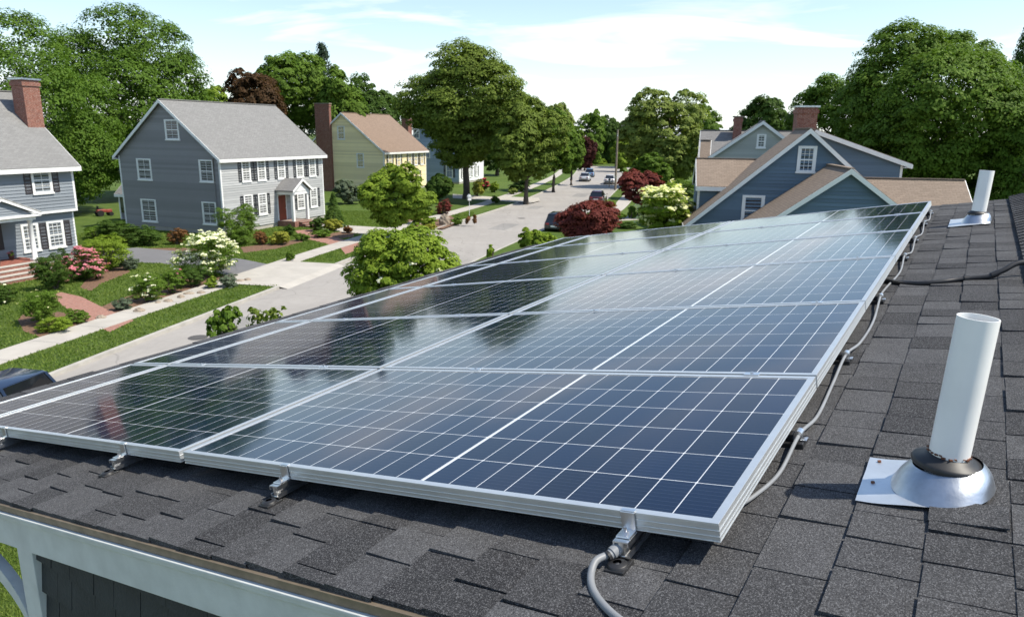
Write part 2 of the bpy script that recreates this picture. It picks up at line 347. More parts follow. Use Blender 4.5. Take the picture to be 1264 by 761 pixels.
def trunk_mesh(h, r0, crown_z, rx, rz, seed, limbs=7, mat=None, parent=None, name='trunk'):
    rn = random.Random(seed); b = MB()
    top = crown_z+rz*.25
    pts = []; x = y = 0
    for i in range(8):
        f = i/7; pts.append((x, y, -.2+f*(top+.2))); x += rn.uniform(-.06, .06)*h/8; y += rn.uniform(-.06, .06)*h/8
    b.tube(pts, [r0*(1.35 if i == 0 else 1-.8*i/7) for i in range(8)], 10)
    for k in range(limbs):
        a = k*2.4+rn.uniform(-.4, .4); z0 = crown_z-rz*.75+rz*1.1*k/limbs; z0 = min(max(z0, .35*crown_z), crown_z+rz*.2)
        i = min(6, int((z0+.2)/(top+.2)*7)); p = Vector(pts[i]); p.z = z0
        q = p+Vector((cos(a)*rx*.30, sin(a)*rx*.30, rz*.20)); e = p+Vector((cos(a)*rx*.55, sin(a)*rx*.55, rz*rn.uniform(.2, .4)))
        b.tube([p, (p+q)/2+Vector((0, 0, -.02*rz)), q, e], [r0*.38, r0*.3, r0*.2, r0*.05], 6)
    return b.build(name, mat or M['bark'], parent)
LM = {
 'maple': mat_leaf('maple_leaves', (.052, .105, .012), (.120, .200, .024)),
 'dark': mat_leaf('dark_leaves', (.036, .074, .011), (.082, .140, .021)),
 'mid': mat_leaf('mid_leaves', (.066, .125, .014), (.145, .225, .028)),
 'olive': mat_leaf('olive_leaves', (.085, .128, .018), (.18, .235, .038)),
 'light': mat_leaf('light_leaves', (.12, .19, .016), (.26, .34, .04)),
 'pale': mat_leaf('pale_leaves', (.13, .175, .03), (.24, .29, .07)),
 'burgundy': mat_leaf('burgundy_leaves', (.045, .014, .014), (.11, .035, .028)),
 'bronze': mat_leaf('bronze_leaves', (.05, .032, .014), (.11, .055, .025)),
 'redmaple': mat_leaf('red_maple_leaves', (.11, .024, .022), (.26, .07, .05)),
 'spruce': mat_leaf('spruce_needles', (.02, .042, .022), (.045, .075, .04), .1),
 'yellow': mat_leaf('yellow_leaves', (.20, .21, .03), (.36, .36, .06)),
 'greygreen': mat_leaf('greygreen_leaves', (.09, .12, .075), (.16, .20, .13)),
 'russet': mat_leaf('russet_leaves', (.13, .055, .02), (.25, .13, .05)),
}
FL = {k: mat_leaf('petals_'+k, c, c, .25, .6) for k, c in {'white': (.78, .76, .62), 'cream': (.72, .70, .42), 'pink': (.62, .24, .30), 'red': (.45, .05, .09), 'yellow': (.70, .52, .16)}.items()}

def tree(name, label, px, dist, top, halfw, kind, bottom=None, n=26000, seed=1, lobes=13, shape='round', group=None, ratio_y=1.0, leafpx=3.0, base=None, trunk_r=None, lobe_r=.42, fill=.12, clump=.13, limbs=7, flowers=None, taper=.25):
    """px, top, halfw, bottom in photograph pixels; dist in metres: turned into real position and size"""
    p = at_y(px, dist); rx = halfw*dist/FPX*1.0
    ztop = zat(px, top, p); zb = zat(px, bottom, p) if bottom else max(1.6, ztop*.16)
    rz = (ztop-zb)/2; zc = (ztop+zb)/2
    e = empty(name, (p.x, p.y, 0.05), 0, label, 'tree', group)
    trunk_mesh(ztop, trunk_r or max(.10, ztop*.022), zc, rx, rz, seed, limbs, parent=e)
    leaves('crown', LM[kind], rx*1.0, rx*ratio_y, rz*1.03, int(n*2.3), max(.09, leafpx*.93*dist/FPX), seed, lobes, lobe_r, clump, e, (0, 0, zc), shape, fill=fill, flowers=flowers, taper=taper)
    return e
def shrub(name, label, u, vb, w, h, kind='mid', n=2600, seed=3, group=None, flowers=None, shape='dome', lobes=8, leafpx=2.2, gz=0.1, cat='shrub'):
    """u, vb = pixel where it meets the ground; w, h its size in pixels"""
    p = G(u, vb, gz); D = (p.y*cos(PITCH)+(CAMH)*sin(PITCH)); k = D/FPX
    rx = w*k/2; hh = h*k*1.02; p += Vector((p.x, p.y, 0)).normalized()*rx*.35
    e = empty(name, (p.x, p.y, gz), seed*1.3, label, cat, group)
    zc = hh*.5 if shape != 'dome' else hh*.42; rz = hh*.5 if shape != 'dome' else hh*.58
    if flowers: flowers = (FL[flowers[0]], flowers[1], flowers[2]*k)
    leaves('foliage', LM[kind], rx, rx*.9, rz, int(n*3.6), max(.028, leafpx*.62*k), seed, lobes, .46, .15, e, (0, 0, zc), shape, .2, .34, flowers)
    b = MB(); rn = random.Random(seed)
    for i in range(5):
        a = i*1.26+rn.random(); b.tube([(0, 0, -.1), (cos(a)*rx*.25, sin(a)*rx*.25, hh*.3), (cos(a)*rx*.5, sin(a)*rx*.5, hh*.7)], [.03*hh+.01, .02*hh+.006, .004], 6)
    b.build('stem', M['bark'], e)
    return e

# ================================================================== SETTING: ground, road, pavements
def sheet(name, pts, mat, z, kind='structure'):
    b = MB(); b.add([(p[0], p[1], z) for p in pts], [tuple(range(len(pts)))]); o = b.build(name, mat, kind=kind)
    n = o.data.polygons[0].normal
    if n.z < 0: o.data.flip_normals()
    return o
sheet('ground', [(-900, -300), (900, -300), (900, 1500), (-900, 1500)], M['grass_far'], 0)
LK = [(-26, -60), (-20.5, -5), (-17.6, 12), (-15.3, 24), (-12.35, 37.5), (-9.9, 49), (-6.6, 61.5), (-2.75, 74.2), (.8, 87), (5.0, 106), (8.1, 121.5), (12.0, 145), (17.0, 187)]
def smooth_line(pts, step=2.0):
    out = []
    P = [Vector((*pts[0], 0))]+[Vector((*p, 0)) for p in pts]+[Vector((*pts[-1], 0))]
    for i in range(1, len(P)-2):
        n = max(2, int((P[i+1]-P[i]).length/step))
        for k in range(n):
            t_ = k/n; a, b, c, d = P[i-1:i+3]
            out.append(.5*((2*b)+(c-a)*t_+(2*a-5*b+4*c-d)*t_**2+(3*b-a-3*c+d)*t_**3))
    out.append(P[-2]); return out
line = smooth_line(LK)
nrm = []
for i in range(len(line)):
    d = (line[min(i+1, len(line)-1)]-line[max(i-1, 0)]).normalized(); nrm.append(Vector((d.y, -d.x, 0)))
def off(i, k):
    if k > 5: k -= 2.9*max(0, min(1, (78-line[i].y)/50))
    return line[i]+nrm[i]*k
def ribbon(name, k0, k1, z0, mat, z1=None, i0=0, i1=None, kind='structure'):
    """strip between offsets k0..k1 from the left kerb line (positive = into the road); z1 gives it thickness"""
    b = MB(); i1 = len(line)-1 if i1 is None else i1
    for i in range(i0, i1):
        a, c, d, e = off(i, k0), off(i, k1), off(i+1, k1), off(i+1, k0)
        zz = Vector((0, 0, z0)); b.quad(a+zz, c+zz, d+zz, e+zz)
        if z1 is not None:
            yy = Vector((0, 0, z1)); b.quad(c+yy, c+zz, d+zz, d+yy) if False else b.quad(c+zz, c+yy, d+yy, d+zz); b.quad(a+yy, a+zz, e+zz, e+yy)
    return b.build(name, mat, kind=kind)
RW = 9.6
ribbon('road', -.3, RW+.3, .004, M['road'])
ribbon('lawn', -260, -.20, .10, M['grass'], 0)
ribbon('lawn', RW+.16, 260, .10, M['grass'], 0)
def idx_at(y): return min(range(len(line)), key=lambda i: abs(line[i].y-y))
# kerbs: left kerb is interrupted by the driveway aprons
cuts = [(38.5, 47.0), (60.5, 64.0), (87.5, 94.0)]
segs = [(-60, 38.5), (44.6, 57.6), (62.4, 87.8), (92.8, 187)]
def kerb(k0, k1, ya, yb, parent_kind='structure'):
    return ribbon('kerb', k0, k1, .13, M['kerb'], -.02, idx_at(ya), idx_at(yb))
for a_, b_ in segs: kerb(-.20, 0, a_, b_)
kerb(RW, RW+.16, -60, 187)
for k, (yy, oo, w_, l_) in enumerate([(31, 2.2, 1.4, 2.2), (43.5, 4.6, 1.0, 3.0), (66, 5.5, 1.6, 4.5), (83, 3.0, 1.3, 3.5), (100, 5.6, 1.8, 6)]):
    i_ = idx_at(yy); c_ = off(i_, oo); d_ = (line[i_+1]-line[i_]).normalized(); n_ = nrm[i_]
    sheet('road_patch', [c_-d_*l_/2-n_*w_/2, c_+d_*l_/2-n_*w_/2, c_+d_*l_/2+n_*w_/2, c_-d_*l_/2+n_*w_/2], M['drive_old'], .0085)
for k, (yy, oo) in enumerate([(28.5, 1.7), (72, 4.4)]):
    c_ = off(idx_at(yy), oo); sheet('road_manhole', [(c_.x+.38*cos(a*pi/10), c_.y+.38*sin(a*pi/10)) for a in range(20)], M['iron'], .0125)
ribbon('pavement', -4.05, -2.6, .125, M['concrete'], .05)
ribbon('pavement', RW+1.6, RW+3.2, .125, M['concrete'], .05, idx_at(70))
def apron(ya, yb, flare=.8):
    b = MB(); i0, i1 = idx_at(ya), idx_at(yb); n = i1-i0
    for i in range(i0, i1):
        z = .128
        a, c, d, e = off(i, -2.62), off(i, -.02), off(i+1, -.02), off(i+1, -2.62); V_ = lambda p, zz: Vector((p.x, p.y, zz))
        b.quad(V_(a, z), V_(c, z-.01), V_(d, z-.01), V_(e, z)); f_, g_ = off(i, .5), off(i+1, .5); b.quad(V_(c, z-.01), V_(f_, .006), V_(g_, .006), V_(d, z-.01))
    b.build('driveway_apron', M['concrete'], kind='structure')
for ya, yb in ((38.5, 44.6), (57.6, 62.4), (87.8, 92.8)): apron(ya, yb)
# control joints of the pavement read as thin dark grooves
b = MB()
for i in range(idx_at(20), idx_at(120)):
    for kk in (0,):
        a, c = off(i, -4.03), off(i, -2.62); d = (line[i+1]-line[i]).normalized()*.02; z = Vector((0, 0, .129))
        b.quad(a+z, c+z, c+d+z, a+d+z)
b.build('pavement_joint', M['drive'], kind='structure')
def gpoly(name, px, mat, z): return sheet(name, [G(u, v, z) for u, v in px], mat, z)
# driveway aprons, driveways, paths, beds
gpoly('driveway', [(100, 322), (168, 315), (240, 320), (300, 327), (357, 337), (300, 352), (250, 340), (200, 334), (150, 333)], M['drive'], .108)
gpoly('driveway', [(395, 281), (470, 284), (530, 291), (510, 301), (440, 292), (395, 288)], M['concrete'], .109)
gpoly('driveway', [(556, 241), (640, 245), (662, 243), (664, 247), (652, 250), (556, 246)], M['concrete'], .110)
gpoly('path', [(60, 376), (75, 372), (100, 377), (130, 391), (166, 405), (136, 420), (114, 410), (88, 396)], M['brick_path'], .112)
gpoly('path', [(362, 290), (385, 288), (408, 297), (440, 303), (446, 310), (425, 318), (418, 309), (395, 304), (372, 299)], M['brick_path'], .111)
gpoly('mulch_bed', [(98, 366), (112, 348), (150, 338), (160, 345), (150, 350), (125, 360), (112, 370)], M['mulch'], .106)
gpoly('mulch_bed', [(22, 408), (32, 396), (70, 396), (105, 401), (118, 408), (100, 420), (60, 431), (30, 421)], M['mulch'], .106)
gpoly('mulch_bed', [(118, 392), (150, 378), (200, 362), (250, 347), (308, 347), (309, 352), (255, 368), (200, 390), (158, 402), (142, 398)], M['mulch'], .107)
gpoly('mulch_bed', [(295, 312), (330, 307), (370, 300), (372, 304), (340, 313), (300, 319)], M['mulch'], .107)
gpoly('mulch_bed', [(378, 298), (420, 290), (436, 292), (434, 297), (395, 301)], M['mulch'], .107)
gpoly('mulch_bed', [(495, 275), (550, 265), (566, 276), (545, 284), (505, 284)], M['mulch'], .107)
gpoly('path', [(740, 272), (752, 262), (786, 264), (786, 268), (756, 270)], M['concrete'], .112)
gpoly('mulch_bed', [(120, 318), (230, 314), (262, 318), (200, 320), (130, 322)], M['mulch'], .106)

# ================================================================== HOUSES
def clap(b, o, d, nv, lo, hi, z0, z1, pitch=.19, prot=.036, mi=0):
    """overlapping boards: o origin, d unit along, nv outward normal, lo(z)/hi(z) extents along d"""
    o, d, nv = Vector(o), Vector(d), Vector(nv); z = z0; flip = (d.cross(Vector((0, 0, 1)))).dot(nv) < 0
    while z < z1-1e-4:
        t_ = min(z+pitch, z1); zz0, zz1 = Vector((0, 0, z)), Vector((0, 0, t_))
        l0, h0, l1, h1 = lo(z), hi(z), lo(t_), hi(t_)
        p = [o+d*l0+zz0+nv*prot, o+d*h0+zz0+nv*prot, o+d*h1+zz1, o+d*l1+zz1]
        b.quad(*(p if not flip else p[::-1]), mi)
        q = [o+d*l0+zz0, o+d*h0+zz0, p[1], p[0]]
        b.quad(*(q if not flip else q[::-1]), mi)
        z = t_
def window(house, face, c, z0, z1, w, off_, muntin=(2, 3), shut=None, matw=None, casing=.11, shw=.36):
    """a sash window on a wall. face 'f' = plane x'=off_, looking +x ; 'g' = plane y'=off_, looking -y"""
    def P(s, z, out): return Vector((off_+out, s, z)) if face == 'f' else Vector((s, off_-out, z))
    def bx(b, s0, s1, za, zb, o0, o1):
        A, B_ = P(s0, za, o0), P(s1, zb, o1); b.box(min(A.x, B_.x), max(A.x, B_.x), min(A.y, B_.y), max(A.y, B_.y), za, zb)
    s0, s1 = c-w/2, c+w/2; zm = (z0+z1)/2; fr = MB(); mw = matw or M['white']
    bx(fr, s0-casing, s0, z0-.02, z1+casing, 0, .06); bx(fr, s1, s1+casing, z0-.02, z1+casing, 0, .06)
    bx(fr, s0, s1, z1, z1+casing, 0, .058); bx(fr, s0-casing-.04, s1+casing+.04, z0-.12, z0-.021, 0, .10)
    bx(fr, s0, s1, z0-.02, z0+.05, 0, .045); bx(fr, s0, s1, zm-.035, zm+.035, 0, .045); bx(fr, s0, s0+.045, z0+.05, z1, 0, .043); bx(fr, s1-.045, s1, z0+.05, z1, 0, .043)
    nx, ny = muntin
    for k in range(1, nx): x = s0+(s1-s0)*k/nx; bx(fr, x-.011, x+.011, z0+.05, z1, .012, .036)
    for q0, q1 in ((z0+.05, zm-.035), (zm+.035, z1)):
        for k in range(1, max(1, ny)): zz = q0+(q1-q0)*k/ny; bx(fr, s0+.045, s1-.045, zz-.011, zz+.011, .012, .034)
    wobj = fr.build('window', mw, house)
    g = MB(); bx(g, s0+.01, s1-.01, z0, z1, .004, .015); g.build('pane', M['glass'], wobj)
    if shut:
        for sgn in (-1, 1):
            b = MB(); e = s1+casing+.02 if sgn > 0 else s0-casing-.02-shw
            bx(b, e, e+.05, z0-.04, z1+.06, 0, .05); bx(b, e+shw-.05, e+shw, z0-.04, z1+.06, 0, .05)
            bx(b, e+.05, e+shw-.05, z0-.04, z0+.05, 0, .05); bx(b, e+.05, e+shw-.05, z1-.03, z1+.06, 0, .05); bx(b, e+.05, e+shw-.05, zm-.04, zm+.04, 0, .05)
            k = z0+.06
            while k < z1-.06: bx(b, e+.05, e+shw-.05, k, k+.035, .005, .035); k += .065
            bx(b, e+.05, e+shw-.05, z0, z1, 0, .012)
            b.build('shutter', shut, house)
    return wobj
def gable_block(h, x0, x1, y0, y1, zb, eave, ridge, mats, ridge_x=None, over=.35, rake=.30, name=''):
    """ridge along y'. mats: gable wall, side wall, roof"""
    rx = (x0+x1)/2 if ridge_x is None else ridge_x
    sl = (ridge-eave)/(rx-x0); sr = (ridge-eave)/(x1-rx)
    w = MB()
    lo = lambda z: x0 if z <= eave else x0+(z-eave)/sl
    hi = lambda z: x1 if z <= eave else x1-(z-eave)/sr
    clap(w, (0, y0, 0), (1, 0, 0), (0, -1, 0), lo, hi, zb, ridge-.02, mi=0)
    clap(w, (0, y1, 0), (1, 0, 0), (0, 1, 0), lo, hi, zb, ridge-.02, mi=0)
    clap(w, (x1, 0, 0), (0, 1, 0), (1, 0, 0), lambda z: y0, lambda z: y1, zb, eave, mi=1)
    clap(w, (x0, 0, 0), (0, 1, 0), (-1, 0, 0), lambda z: y0, lambda z: y1, zb, eave, mi=1)
    w.build('wall', [mats[0], mats[1]], h)
    f = MB(); f.box(x0+.03, x1-.03, y0+.03, y1-.03, -.1, zb-.003)
    if zb < 1: f.build('foundation', M['concrete'], h)
    r = MB(); th = .14
    for sgn, xe, s in ((-1, x0, sl), (1, x1, sr)):
        xo = xe+sgn*over; zo = eave-over*s+.06
        a = (rx, y0-rake, ridge+.06); c = (xo, y0-rake, zo); d = (xo, y1+rake, zo); e = (rx, y1+rake, ridge+.06)
        poly = [a, c, d, e] if sgn < 0 else [a, e, d, c]
        r.slab(poly, (0, 0, th))
    r.box(rx-.14, rx+.14, y0-rake, y1+rake, ridge+.165, ridge+.225)
    ro = r.build('roof', mats[2], h)
    t_ = MB()
    for yy, s0 in ((y0-rake-.045, 1), (y1+rake+.002, 1)):
        for sgn, xe, s in ((-1, x0, sl), (1, x1, sr)):
            xo = xe+sgn*over; zo = eave-over*s+.06; dz = .235
            poly = [(rx, yy, ridge-dz+.15), (rx, yy, ridge+.175), (xo, yy, zo+.115), (xo, yy, zo-dz+.09)]
            t_.slab(poly, (0, .043, 0))
    for sgn, xe, s in ((-1, x0, sl), (1, x1, sr)):
        xo = xe+sgn*over; zo = eave-over*s+.06
        xa, xb = sorted((xo, xo+sgn*.05)); t_.box(xa+ (0.002*sgn), xb+(0.002*sgn), y0-rake, y1+rake, zo-.14, zo+.10)
        xa, xb = sorted((xe, xo)); t_.box(xa, xb, y0-rake+.004, y1+rake-.004, zo-.11, zo-.07)
        for yc in (y0-.035, y1-.10):
            xa = xe-.10 if sgn > 0 else xe-.035; t_.box(xa, xa+.135, yc, yc+.135, zb, eave-.02)
    t_.build('trim', M['white'], h)
    return ro
def cross_block(h, x0, x1, y0, y1, zb, eave, ridge, mats, over=.3, rake=.25, left_rake=True):
    """ridge along x'"""
    ry = (y0+y1)/2; s = (ridge-eave)/(ry-y0); w = MB()
    lo = lambda z: y0 if z <= eave else y0+(z-eave)/s
    hi = lambda z: y1 if z <= eave else y1-(z-eave)/s
    clap(w, (x0, 0, 0), (0, 1, 0), (-1, 0, 0), lo, hi, zb, ridge-.02); clap(w, (x1, 0, 0), (0, 1, 0), (1, 0, 0), lo, hi, zb, ridge-.02)
    clap(w, (0, y0, 0), (1, 0, 0), (0, -1, 0), lambda z: x0, lambda z: x1, zb, eave); clap(w, (0, y1, 0), (1, 0, 0), (0, 1, 0), lambda z: x0, lambda z: x1, zb, eave)
    w.build('wall', mats[0], h)
    r = MB()
    for sgn, ye in ((-1, y0), (1, y1)):
        yo = ye+sgn*over; zo = eave-over*s+.06
        poly = [(x0-rake, ry, ridge+.06), (x1+rake, ry, ridge+.06), (x1+rake, yo, zo), (x0-rake, yo, zo)]
        r.slab(poly if sgn > 0 else poly[::-1], (0, 0, .14))
    r.box(x0-rake, x1+rake, ry-.13, ry+.13, ridge+.165, ridge+.22)
    ro = r.build('roof', mats[1], h)
    t_ = MB()
    for xx in (x0-rake-.045, x1+rake+.002):
        for sgn, ye in ((-1, y0), (1, y1)):
            yo = ye+sgn*over; zo = eave-over*s+.06
            t_.slab([(xx, ry, ridge-.08), (xx, ry, ridge+.175), (xx, yo, zo+.115), (xx, yo, zo-.14)], (.043, 0, 0))
    for sgn, ye in ((-1, y0), (1, y1)):
        yo = ye+sgn*over; zo = eave-over*s+.06; ya, yb = sorted((yo, yo+sgn*.05)); t_.box(x0-rake, x1+rake, ya+.002*sgn, yb+.002*sgn, zo-.14, zo+.10)
    for xa in (x0-.035, x1-.1): t_.box(xa, xa+.135, y0-.035, y0+.10, zb, eave-.02)
    t_.build('trim', M['white'], h)
    return ro
def chimney(parent, x0, x1, y0, y1, z0, z1, cap=M['stone']):
    b = MB(); b.box(x0, x1, y0, y1, z0, z1); b.box(x0-.06, x1+.06, y0-.06, y1+.06, z1-.35, z1-.12); c = b.build('chimney', M['brick'], parent)
    k = MB(); k.box(x0-.10, x1+.10, y0-.10, y1+.10, z1, z1+.10); k.build('chimney_cap', cap, c); return c
YAW = R(21.6)
def steps(parent, x0, y0, y1, n, tread=.32, rise=.17, mat=None, z0=0.0):
    for i in range(n):
        b = MB(); b.box(x0, x0+tread*(n-i), y0, y1, z0+rise*i, z0+rise*(i+1)-.045)
        s = b.build('step', M['brick'], parent)
        k = MB(); k.box(x0, x0+tread*(n-i)+.02, y0-.02, y1+.02, z0+rise*(i+1)-.044, z0+rise*(i+1)); k.build('tread', mat or M['brick'], s)

# ---- house with dark grey gable and pale grey front
o2 = Vector((-22.5, 56.3, 0.1)); h2 = empty('house', o2, -YAW, 'two-storey house with dark grey gable side, pale grey shuttered front and red door', 'house')
W2, L2, E2, R2_ = 10.4, 12.9, 5.95, 10.1
gable_block(h2, -W2, 0, 0, L2, .35, E2, R2_, (M['sd_grey'], M['sd_light'], M['rf_grey']))
def fw(h, o, u0, u1, v0, v1, **k):  # facade window from pixels
    y0_, za = facade(u0, v1, o, YAW); y1_, zb = facade(u1, v0, o, YAW); return (y0_+y1_)/2, za, zb, y1_-y0_
for (u0, u1, v0, v1) in [(296, 304, 208, 231.5), (315, 323, 206.5, 229.5), (339.5, 347, 204.5, 226.5), (362.5, 369.5, 202.5, 224), (378, 385, 201, 223)]:
    c, za, zb, w = fw(h2, o2, u0, u1, v0, v1); window(h2, 'f', c, 4.05, 5.55, .80, 0, (2, 1), M['shutter'])
for u in (304, 321.5, 369, 385):
    c = facade(u, 260, o2, YAW)[0]; window(h2, 'f', c, 1.25, 2.85, .84, 0, (2, 1), M['shutter'])
for (u0, u1, v0, v1) in [(201.5, 215, 158, 182), (168.5, 182, 207, 232), (245, 259, 207, 233), (175, 189.5, 257, 283), (250, 264, 259, 285)]:
    x0_, za = gable(u0, v1, o2, YAW); x1_, zb = gable(u1, v0, o2, YAW); window(h2, 'g', (x0_+x1_)/2, za, zb-.1, x1_-x0_-.15, 0, (2, 2))
# portico
pc = facade(352, 285, o2, YAW)[0]
p2 = MB()
for dx_, dy_ in ((1.55, -.95), (1.55, .95)): p2.box(dx_-.11, dx_+.11, pc+dy_-.11, pc+dy_+.11, .5, 2.75)
p2.box(.05, 1.72, pc-1.12, pc-.90, 2.75, 3.0); p2.box(.05, 1.72, pc+.90, pc+1.12, 2.75, 3.0); p2.box(1.5, 1.725, pc-.9, pc+.9, 2.75, 3.0)
p2.build('portico', M['white'], h2)
b = MB()
for s in (-1, 1): b.slab([(0, pc, 3.95), (1.95, pc, 3.95), (1.95, pc+s*1.35, 3.0), (0, pc+s*1.35, 3.0)][::s], (0, 0, .10))
b.build('portico_roof', M['rf_grey_x'], h2)
b = MB()
for s in (-1, 1): b.slab([(1.953, pc, 3.86), (1.953, pc, 4.07), (1.953, pc+s*1.37, 3.11), (1.953, pc+s*1.37, 2.9)], (.05, 0, 0))
b.slab([(1.72, pc-1.1, 3.0), (1.72, pc+1.1, 3.0), (1.72, pc, 3.85)], (.04, 0, 0)); b.build('pediment', M['white'], h2)
b = MB(); b.box(.02, .10, pc-.95, pc-.05, .5, 2.6); dr = b.build('door', M['door_red'], h2); b = MB(); b.cyl((.10, pc-.16, 1.5), (.16, pc-.16, 1.5), .04); b.build('handle', M['steel'], dr)
b = MB(); b.box(.0, .06, pc-1.1, pc-.96, .5, 2.7); b.box(.0, .06, pc-.04, pc+.1, .5, 2.7); b.box(0, .06, pc-.96, pc-.04, 2.605, 2.7); b.build('door_frame', M['white'], h2)
b = MB(); b.box(.0, 1.8, pc-1.15, pc+1.15, -.1, .49); b.build('porch_floor', M['brick'], h2); steps(h2, 1.8, pc-.6, pc+1.3, 3, .33, .14)
# side sun porch at the back left
sp_ = gable(140, 282, o2, YAW)
cross_block(h2, -W2-3.4, -W2-.3, 2.5, 6.2, .3, 2.6, 4.2, (M['sd_grey'], M['rf_grey_x']))
b = MB()
for k in range(4): xx = -W2-3.45+k*.95; b.box(xx, xx+.14, 2.38, 2.46, .3, 2.6)
b.build('porch_post', M['white'], h2)
b = MB(); b.box(-W2-3.3, -W2-.6, 2.40, 2.44, .9, 2.45); b.build('porch_screen', M['glass'], h2)
# downpipe on the gable near the corner
b = MB(); b.tube([(-.55, -.08, .3), (-.55, -.08, 5.8), (-.2, -.25, 6.05)], .045, 8); b.build('downpipe', M['sd_grey'], h2)

# ---- blue-grey house at the left edge
o1 = Vector((-27.0, 44.9, 0.1)); h1 = empty('house', o1, -YAW, 'blue-grey two-storey house with pedimented porch and brick chimney', 'house')
L1 = 13.0; E1 = zat(97, 213, o1)-.1; GX = -.30
gable_block(h1, -9.6, 0, -L1, 0, 3.25, E1, E1+4.1, (M['sd_bluegrey'], M['sd_bluegrey'], M['rf_grey']), over=.4)
w = MB(); clap(w, (GX, 0, 0), (0, 1, 0), (1, 0, 0), lambda z: -L1, lambda z: -.1, .5, 3.1); clap(w, (0, -.1, 0), (1, 0, 0), (0, 1, 0), lambda z: -9.6, lambda z: GX, .5, 3.1)
w.build('wall', M['sd_bluegrey'], h1)
b = MB(); b.box(-9.6, GX-.03, -L1, -.13, -.1, .5); b.build('foundation', M['concrete'], h1)
b = MB(); b.box(-9.6, .035, -L1, .03, 3.1, 3.24); b.box(GX-.09, GX+.03, -.16, -.06, .5, 3.1); b.build('band', M['white'], h1)
o1g = o1+Vector((cos(YAW)*GX, -sin(YAW)*GX, 0))
c, za, zb, w_ = fw(h1, o1, 37.5, 58.5, 219, 255); window(h1, 'f', c, za+.1, zb-.05, w_-.3, 0, (2, 2), M['shutter_brown'], shw=.42)
c2_, za2, zb2, w2_ = fw(h1, o1g, 57, 77, 285, 320); window(h1, 'f', c2_, za2, zb2-.1, w2_-.45, GX, (3, 3), M['shutter_brown'], shw=.42)
c3_, za3, zb3, w3_ = fw(h1, o1g, 35, 52, 290, 326); window(h1, 'f', c3_-.35, za2, zb2-.1, .82, GX, (3, 3))
window(h1, 'f', c-4.6, za+.1, zb-.05, w_-.3, 0, (2, 2), M['shutter_brown'], shw=.42)
# chimney rising behind the roof at the far gable
chimney(h1, -3.25, -2.25, -.75, .30, 0.1, zat(38, 110, o1+Vector((-2.6, 1, 0)))-.2, M['galv'])
# porch
y_col = facade(43, 335, o1+Vector((cos(YAW)*1.5, -sin(YAW)*1.5, 0)), YAW)[0]
pz = .80; pw = 3.6; py1 = y_col+.15; py0 = py1-pw; pm = (py0+py1)/2
b = MB(); b.box(GX, 1.75, py0-.15, py1+.15, -.1, pz-.05); b.build('porch_floor', M['brick'], h1)
for yy in (py0+.15, py1-.15):
    b = MB(); b.lathe([(.17, pz), (.17, pz+.08), (.13, pz+.12), (.115, 2.95), (.15, 2.98), (.15, 3.05)], Matrix.Translation((1.5, yy, 0)), 20); b.box(1.5-.19, 1.5+.19, yy-.19, yy+.19, pz-.045, pz+.03); b.build('column', M['white'], h1)
b = MB(); b.box(GX+.02, 1.7, py0-.08, py0+.15, 3.05, 3.33); b.box(GX+.02, 1.7, py1-.15, py1+.08, 3.05, 3.33); b.box(1.45, 1.705, py0+.15, py1-.15, 3.05, 3.33); b.box(GX+.02, 1.45, py0+.15, py1-.15, 3.28, 3.33)
for s in (-1, 1): b.slab([(1.86, pm, 4.22), (1.86, pm, 4.44), (1.86, pm+s*(pw/2+.3), 3.50), (1.86, pm+s*(pw/2+.3), 3.28)], (.06, 0, 0))
b.box(1.70, 1.90, py0-.28, py1+.28, 3.25, 3.36)
b.build('portico', M['white'], h1)
b = MB(); clap(b, (1.70, 0, 0), (0, 1, 0), (1, 0, 0), lambda z: py0+(z-3.33)*1.9, lambda z: py1-(z-3.33)*1.9, 3.36, 4.25, .14); b.build('pediment', M['sd_bluegrey'], h1)
b = MB()
for s in (-1, 1): b.slab([(GX+.03, pm, 4.35), (1.92, pm, 4.35), (1.92, pm+s*(pw/2+.3), 3.40), (GX+.03, pm+s*(pw/2+.3), 3.40)][::s], (0, 0, .09))
b.build('portico_roof', M['rf_grey_x'], h1)
steps(h1, 1.75, py0+.3, py1+.1, 4, .34, .19, M['concrete'])
b = MB(); b.box(GX, GX+.06, pm-1.2, pm-.2, pz, 2.9); dr = b.build('door', M['door_dark'], h1); b = MB(); b.cyl((GX+.06, pm-.32, 1.8), (GX+.12, pm-.32, 1.8), .04); b.build('handle', M['steel'], dr)
b = MB(); b.box(GX, GX+.05, pm-1.35, pm-1.21, pz, 3.05); b.box(GX, GX+.05, pm-.19, pm-.05, pz, 3.05); b.build('door_frame', M['white'], h1)
b = MB(); b.box(GX+.002, GX+.05, py1-1.05, py1-.62, pz+.5, 2.85); b.build('shutter', M['shutter_brown'], h1)

# ---- yellow house
YW = R(20); o3 = Vector((-17.1, 97.3, .1)); h3 = empty('house', o3, -YW, 'yellow house with red-brown roof and tall brick chimney on its gable', 'house')
gable_block(h3, -12.2, 0, 0, 12.2, .3, 5.4, 10.2, (M['sd_yellow'], M['sd_yellow'], M['rf_red']))
def g3(u, v): return gable(u, v, o3, YW)
for (u0, u1, v0, v1) in [(413, 420.5, 162, 177), (437.5, 445, 195, 211)]:
    a, b_ = g3(u0, v1), g3(u1, v0); window(h3, 'g', (a[0]+b_[0])/2, a[1], b_[1], b_[0]-a[0]-.15, 0, (2, 1))
a, b_ = g3(390.5, 230), g3(405.5, 134); chimney(h3, a[0]+.25, b_[0]-.30, -.50, -.03, -.1, b_[1])
for k in (1.6, 4.0, 7.2, 9.0, 10.9): window(h3, 'f', k, 3.4, 4.95, .85, 0, (2, 1), M['shutter'])
